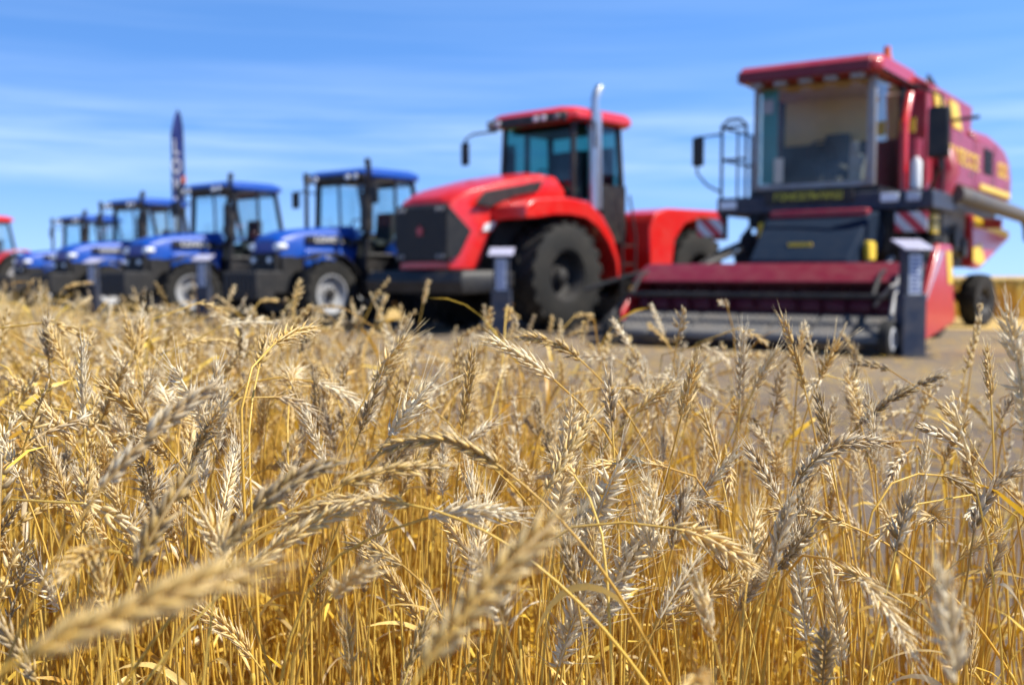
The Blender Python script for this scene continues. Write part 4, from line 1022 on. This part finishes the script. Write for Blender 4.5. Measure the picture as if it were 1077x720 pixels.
# ---- stalks one can single out, each with its own pose
def px2w(px, py, D):
    b = -(py - 360) / 1100.; a = (px - 538.5) / 1100.
    y = math.cos(PITCH) + b * math.sin(PITCH); z = -math.sin(PITCH) + b * math.cos(PITCH)
    return np.array([a * D / y, D, CAM_H + z * D / y])
def bez(P, n):
    t = np.linspace(0, 1, n)[:, None]
    return (1 - t) ** 3 * P[0] + 3 * (1 - t) ** 2 * t * P[1] + 3 * (1 - t) * t * t * P[2] + t ** 3 * P[3]
def hero(base, tip, D, dD, label, sag=.10, width=1.0, fluff=0.0, tone=.4, root=None, seed=0, awn=1.0, leaf=False, arch=.11, srad=.0013):
    """base / tip: where the ear starts and ends; D: distance of the ear's middle, dD: how much farther its tip is"""
    r = np.random.default_rng(1000 + seed)
    b0 = px2w(base[0], base[1], D - dD / 2); t0 = px2w(tip[0], tip[1], D + dD / 2)
    ax = t0 - b0; Ln = np.linalg.norm(ax); d_ = ax / Ln
    up = np.array([0, 0, 1.0]); nrm = up - d_ * np.dot(up, d_)
    if np.linalg.norm(nrm) > .15: nrm = unit(nrm)
    else: nrm = np.zeros(3)
    tt = np.linspace(0, 1, 14)[:, None]
    ear = b0 + ax * tt + nrm * (4 * tt * (1 - tt)) * Ln * sag
    t_in = unit(ear[1] - ear[0])
    if root is None:
        back = 0.10 + .12 * max(0, 1 - t_in[2])
        root = np.array([b0[0] - t_in[0] * back * 1.6, b0[1] - t_in[1] * back + r.uniform(-.02, .06)])
    g = np.array([root[0], root[1], 0.0]); h = b0[2]
    P = [g, g + np.array([0, 0, h * .55]), b0 - t_in * arch * 1.6, b0]
    stem = bez(P, 30)
    off = np.array([g[0], g[1], 0]); stem = stem - off; ear = ear - off
    pl = unit(np.cross(d_, [0, 1, 0]) + .25 * r.normal(0, 1, 3))
    A, E_, Lf = make_plant_meshes(stem, ear, 0, tone, r, width * .82 * (Ln / .085) ** .5, fluff, pl, leaf, srad, awn + .8 * (fluff > .6))
    add_plant(as_meshes(A, E_, Lf, True), (g[0], g[1], 0), 0, 1, label)

HEROES = [
 ((28, 690), (293, 592), .36, .03, 'closest wheat ear of all, large and blurred, lying slantwise in the bottom left corner', .03, 1.05, 0, .35),
 ((108, 512), (232, 404), .62, .03, 'brown blurred ear leaning to the upper right in the left part of the crop', .06, 1.05, 0, .97),
 ((236, 580), (362, 482), .62, .02, 'dark greyish ear slanting up to the right above the large blurred ear', .10, 1.0, 0, .05),
 ((145, 596), (206, 492), .60, .02, 'soft brownish ear leaning right, left of the dark greyish slanting ear', .04, 1.1, .2, .1),
 ((528, 492), (392, 478), .72, .02, 'long grey ear arched level with its foot on the right, left of the centre', .16, .95, 0, .15),
 ((360, 510), (472, 492), .70, .02, 'grey ear lying almost level just under the long arched one', .06, .95, 0, .2),
 ((430, 530), (292, 556), .72, .02, 'pale golden ear drooping to the left from a stem that arches over from the right', .10, .8, 0, .55),
 ((262, 598), (402, 522), .70, .03, 'pale ear slanting up to the right just below the dark greyish one', .06, .95, 0, .6),
 ((448, 700), (598, 534), .44, .02, 'big blurred ear pointing up to the right in the middle of the foreground', .03, 1.15, .35, .45),
 ((612, 600), (655, 478), .86, .0, 'fluffy bleached ear with open husks standing in the middle of the picture', .03, 1.35, 1.0, .84),
 ((585, 560), (603, 420), .92, .0, 'tall upright ear with grey husks right behind the fluffy bleached one', .02, 1.15, .5, .70),
 ((628, 660), (692, 540), .82, .0, 'bleached feathery ear leaning right below the fluffy one', .03, 1.35, .9, .86),
 ((588, 700), (632, 592), .80, .0, 'pale open ear at the lower edge beneath the feathery pair', .03, 1.2, .7, .75),
 ((487, 448), (498, 362), 1.05, .0, 'slender upright ear in front of the front wheel of the big red tractor', .02, .95, .1, .25),
 ((848, 672), (832, 545), .84, .0, 'white upright ear low on the right side of the crop', .02, 1.05, .4, .86),
 ((884, 700), (862, 570), .84, .0, 'pale upright ear next to the white one low on the right', .03, .95, .1, .68),
 ((1078, 452), (1054, 318), .70, .0, 'tall pale ear standing up against the field at the right edge', .03, 1.0, .2, .78),
 ((1004, 716), (990, 596), .50, .0, 'blurred cream coloured ear near the bottom right corner', .02, 1.15, .2, .82),
 ((836, 512), (936, 468), .92, .0, 'brown ear arching over to the right under a straw, right of the centre', .20, 1.15, .2, .98),
 ((1024, 560), (1078, 490), .82, .0, 'dark golden ear curving over at the right edge', .15, 1.1, 0, .97),
 ((905, 446), (994, 394), 1.15, .0, 'thin brown ear leaning right below the combine stand', .06, .9, .1, .0),
 ((690, 662), (800, 602), .90, .0, 'weathered grey ear slanting up to the right near the lower middle', .05, .9, .2, .3),
 ((846, 408), (820, 330), 1.15, .0, 'two-toned ear tilting left, rising over the combine header', .02, .8, 0, .3),
 ((610, 378), (540, 356), 1.15, .0, 'ear bent over level, pointing left below the red tractor wheel', .12, .95, .1, .2),
 ((89, 450), (87, 358), 1.05, .0, 'slim pale ear standing alone at the left against the crop', .01, .85, .0, .8),
 ((226, 478), (236, 400), 1.05, .0, 'pale ear upright behind the brown slanting ear', .02, .9, .1, .8),
 ((255, 545), (247, 462), .95, .0, 'whitish narrow ear below the pale upright one on the left', .02, .85, .3, .88),
 ((892, 552), (800, 538), .98, .0, 'short ear hanging level to the left from an arched straw at the right', .06, .8, 0, .4),
 ((930, 620), (862, 600), .96, .0, 'small ear reaching left between the pale upright ones', .08, .9, .1, .6),
 ((505, 610), (460, 540), .88, .0, 'yellowish ear leaning left behind the big blurred ear in the centre', .05, .9, .1, .5),
 ((440, 650), (380, 578), .90, .0, 'golden ear leaning left, lower left of the centre', .05, .9, .1, .45),
 ((62, 640), (34, 590), 1.0, .0, 'small whitish spiky ear at the lower left behind the closest ear', .02, 1.2, .8, .85),
 ((265, 690), (210, 640), .85, .0, 'golden drooping ear in the shade under the closest ear', .05, .9, .1, .5),
 ((700, 440), (716, 388), 1.3, .0, 'small bleached ear standing before the maroon header', .02, .9, .5, .86),
 ((778, 420), (782, 345), 1.2, .0, 'white slim ear in front of the combine header', .02, .85, .3, .88),
 ((898, 400), (900, 368), 1.5, .0, 'tiny golden ear standing clear against the bare ground', .02, .9, .1, .05),
]
seed_h = 0
for h in HEROES:
    base, tip, D, dD, lab, sag, width, fluff, tone = h
    hero(base, tip, D, dD, lab, sag, width, fluff, tone, seed=seed_h, leaf=(seed_h % 3 == 1))
    seed_h += 1

# ---- planting: the crop ends on a slanting line that runs parallel to the machines
def far_edge(x): return 2.75 - 1.2 * x
def in_frame(x, y, m=0.03): return abs(x) < .4895 * y + m
NVAR = 44
variants = []
for k in range(NVAR):
    r = np.random.default_rng(300 + k)
    u_ = k / NVAR
    nod = R(r.uniform(5, 40)) if u_ < .66 else (R(r.uniform(45, 95)) if u_ < .90 else R(r.uniform(95, 135)))
    lean = R(r.uniform(2, 14)); el_ = r.uniform(.042, .072)
    st, er = stalk_curve(.72, lean, nod, r, el_, sharp=r.uniform(.05, .13))
    fluff = .9 * r.random() if r.random() < .28 else .15 * r.random()
    wdt = r.uniform(.60, .88); a = r.uniform(0, math.pi); pl = np.array([math.cos(a) * .6, math.sin(a), .25])
    top = max(st[:, 2].max(), er[:, 2].max())
    rs = [np.random.default_rng(900 + k) for _ in range(3)]
    variants.append((st, er, fluff, wdt, pl, top, nod))
def var_arrays(k, lod):
    st, er, fluff, wdt, pl, top, nod = variants[k]; r = np.random.default_rng(900 + k)
    n = {0: 1, 1: 2, 2: 4}[lod]
    return make_plant_meshes(st[::n] if (len(st) - 1) % n == 0 else np.vstack([st[::n], st[-1:]]), er[::{0: 1, 1: 1, 2: 3}[lod]], lod, 0.0, r, wdt, fluff, pl, r.random() < .9, awn=r.choice([.6, .8, 1.1, 1.6]))

cand = []
while len(cand) < 40000:
    x = rng.uniform(-4.4, 1.5); y = rng.uniform(.5, 7.6)
    cand.append((x, y))
placed = []
for (x, y) in cand:
    e = far_edge(x) + .12 * math.sin(7 * x) + .1 * math.sin(17 * x + 1)
    if y > e or not in_frame(x, y, .25): continue
    u_ = x / y; dens = 480 if u_ < -.2 else 480 - 200 * min(1, (u_ + .2) / .4)     # thinner towards the right
    edge_f = min(1, .25 + (e - y) / .9)
    if y < .62: continue
    if y < 1.3: dens *= .30 + .70 * (y - .62) / .68
    if y > 3.2: dens *= .62
    if rng.random() < dens / 800 * (40000 / 40000) * (.4 + .6 * edge_f) * 1.0: placed.append((x, y))
AREA = 5.9 * 7.1; # candidates per m2 = 40000 / AREA, about 955
placed.sort(key=lambda q: q[1])
near, far = [], []
for (x, y) in placed:
    (near if (len(near) < 300 - len(HEROES) and in_frame(x, y, .0)) else far).append((x, y))
full = {}
POSE = ['upright', 'bent over', 'hanging']
COLS = [(110, 'the far blue tractors'), (200, 'the third blue tractor'), (300, 'the second blue tractor'), (400, 'the nearest blue tractor'), (520, "the big red tractor's grille"),
        (660, "the big red tractor's cab"), (800, "the left half of the combine header"), (940, 'the combine cab'), (5000, "the combine's right end")]
def which(x, y, kind):
    px = 538.5 + 1100 * x / y
    col = next(n_ for lim, n_ in COLS if px < lim)
    row = 'in the front row' if y < 1.0 else ('a little way in' if y < 1.25 else 'further in')
    return f'{POSE[kind]} wheat stalk {row}, below {col}'
for (x, y) in near:
    k = int(rng.integers(NVAR))
    if k not in full: full[k] = as_meshes(*var_arrays(k, 0))
    v = variants[k]; target = float(np.clip(rng.normal(.75 if x / y < -.2 else .71, .055), .56, .85))
    if y < .85: target = min(target, .74)
    sc = target / v[5]
    kind = 0 if v[6] < R(42) else (1 if v[6] < R(96) else 2)
    add_plant(full[k], (x, y, 0), rng.uniform(0, 6.283), sc, which(x, y, kind), (rng.normal(0, .05), rng.normal(0, .05)))
print('near', len(near), 'far', len(far), 'nearest row ends', near[-1])

V, F_, C_, MI = [], [], [], []; off = 0
cache = {}
def rot3(a, tx, ty):
    ca, sa = math.cos(a), math.sin(a)
    Rz = np.array([[ca, -sa, 0], [sa, ca, 0], [0, 0, 1]]); cx, sx = math.cos(tx), math.sin(tx); cy_, sy = math.cos(ty), math.sin(ty)
    return Rz @ np.array([[cy_, 0, sy], [0, 1, 0], [-sy, 0, cy_]]) @ np.array([[1, 0, 0], [0, cx, -sx], [0, sx, cx]])
for (x, y) in far:
    k = int(rng.integers(NVAR)); lod = 1 if y < 3.0 else 2
    if (k, lod) not in cache:
        A, E_, Lf = var_arrays(k, lod); parts_ = []
        for q, a in enumerate((A, E_, Lf)):
            if a is None: continue
            v, f, c = a.get(); parts_.append((v, f, c, 1 if q == 1 else 0))
        v = np.concatenate([p[0] for p in parts_]); o_ = np.cumsum([0] + [len(p[0]) for p in parts_[:-1]])
        f = np.concatenate([p[1] + q for p, q in zip(parts_, o_)]); c = np.concatenate([p[2] for p in parts_])
        mi = np.concatenate([np.full(len(p[1]), p[3], np.int32) for p in parts_])
        cache[(k, lod)] = (v, f, c, mi)
    v, f, c, mi = cache[(k, lod)]
    target = float(np.clip(rng.normal(.722 if x / y < -.2 else .705, .062), .54, .89)); 
    sc = target / variants[k][5]
    Rm = rot3(rng.uniform(0, 6.283), rng.normal(0, .05), rng.normal(0, .05)) * sc
    c2 = c.copy(); c2[:, 0] += rng.random()
    V.append((v @ Rm.T + np.array([x, y, 0])).astype(np.float32)); F_.append(f + off); C_.append(c2); MI.append(mi); off += len(v)
# shorter tillers and dead leaves between the stalks
fill = []
for kk in range(10):
    r = np.random.default_rng(70 + kk); A = Arr()
    for q in range(4):
        a_ = r.uniform(0, 6.28); rr_ = r.uniform(.0, .05); h = r.uniform(.35, .62); ln_ = r.uniform(.02, .10)
        z = np.linspace(0, 1, 6)[:, None]; d2 = np.array([[math.cos(a_), math.sin(a_), 0]])
        pts = d2 * rr_ + np.array([[0, 0, 1]]) * z * h + np.roll(d2, 1, 1) * ln_ * z ** 2
        tube_arr(A, pts, np.full(6, .0013), 3, r.random())
    for q in range(2):
        a_ = r.uniform(0, 6.28)
        v_, f_, c_ = leaf_arr((.02 * math.cos(a_), .02 * math.sin(a_), r.uniform(.2, .5)), (math.cos(a_) * .5, math.sin(a_) * .5, .9), r.uniform(.1, .2), r.uniform(.003, .006), r.random(), r, 6, 1.3).get()
        A.add(v_, f_, c_)
    fill.append(A.get())
for (x, y) in placed:
    if y < .78 or y > 3.6: continue
    v, f, c = fill[int(rng.integers(10))]; Rm = rot3(rng.uniform(0, 6.283), 0, 0); c2 = c.copy(); c2[:, 0] += rng.random()
    V.append((v @ Rm.T + np.array([x + rng.normal(0, .03), y + rng.normal(0, .03), 0])).astype(np.float32)); F_.append(f + off); C_.append(c2); MI.append(np.zeros(len(f), np.int32)); off += len(v)
V = np.concatenate(V); F_ = np.concatenate(F_); C_ = np.concatenate(C_); MI = np.concatenate(MI)
me = to_mesh('standing_wheat', V, F_, C_, ['straw', 'ear'])
me.polygons.foreach_set('material_index', MI)
wf = bpy.data.objects.new('standing_wheat', me); C.objects.link(wf)
wf['label'] = 'standing ripe wheat crop stretching back to the bare strip'; wf['category'] = 'wheat crop'; wf['kind'] = 'stuff'
print('crop tris', len(F_))

# ---- litter: broken straw and clods lying on the bare strip
A = Arr()
for i in range(5200):
    y = rng.uniform(2.2, 15); x = rng.uniform(-.52, .52) * y
    if y < far_edge(x) - .3: continue
    a = rng.uniform(0, math.pi); l_ = rng.uniform(.03, .16); w_ = rng.uniform(.0015, .003)
    dx, dy = math.cos(a) * l_ / 2, math.sin(a) * l_ / 2; nx, ny = -math.sin(a) * w_, math.cos(a) * w_
    z0, z1 = .008 + rng.random() * .01, .008 + rng.random() * .02
    v = [(x - dx - nx, y - dy - ny, z0), (x - dx + nx, y - dy + ny, z0), (x + dx + nx, y + dy + ny, z1), (x + dx - nx, y + dy - ny, z1), (x - dx, y - dy, z0 + w_), (x + dx, y + dy, z1 + w_)]
    c = np.zeros((6, 3)); c[:, 0] = rng.random()
    A.add(v, [(0, 4, 5), (0, 5, 3), (4, 1, 2), (4, 2, 5)], c)
lt = bpy.data.objects.new('straw_litter', to_mesh('straw_litter', *A.get(), 'straw')); C.objects.link(lt)
lt['label'] = 'broken bits of straw scattered over the bare strip'; lt['category'] = 'straw litter'; lt['kind'] = 'stuff'

# ---- far standing crop behind the machines
A = Arr()
for i in range(26000):
    x = rng.uniform(-70, 48); y0 = max(22.5 - .55 * (x - 10), 21.5)
    y = y0 + abs(rng.normal(0, 1)) * 5 + rng.random() * .3
    h = rng.uniform(.66, .84); b_ = rng.uniform(.05, .11); lx, ly = rng.normal(0, .06, 2)
    v = [(x - b_, y, 0), (x + b_, y - .04, 0), (x + lx + b_ * .9, y + ly, h * .9), (x + lx - b_ * .9, y + ly, h * .86), (x + lx, y + ly - .03, h), (x, y - .05, .02)]
    c = np.zeros((6, 3)); c[:, 0] = rng.random(); c[2:5, 1] = .8
    A.add(v, [(0, 5, 3), (5, 1, 2), (5, 2, 3), (3, 2, 4)], c)
fc = bpy.data.objects.new('far_wheat', to_mesh('far_wheat', *A.get(), 'straw')); C.objects.link(fc)
fc['label'] = 'golden standing wheat in the far field behind the machines'; fc['category'] = 'wheat field'; fc['kind'] = 'stuff'
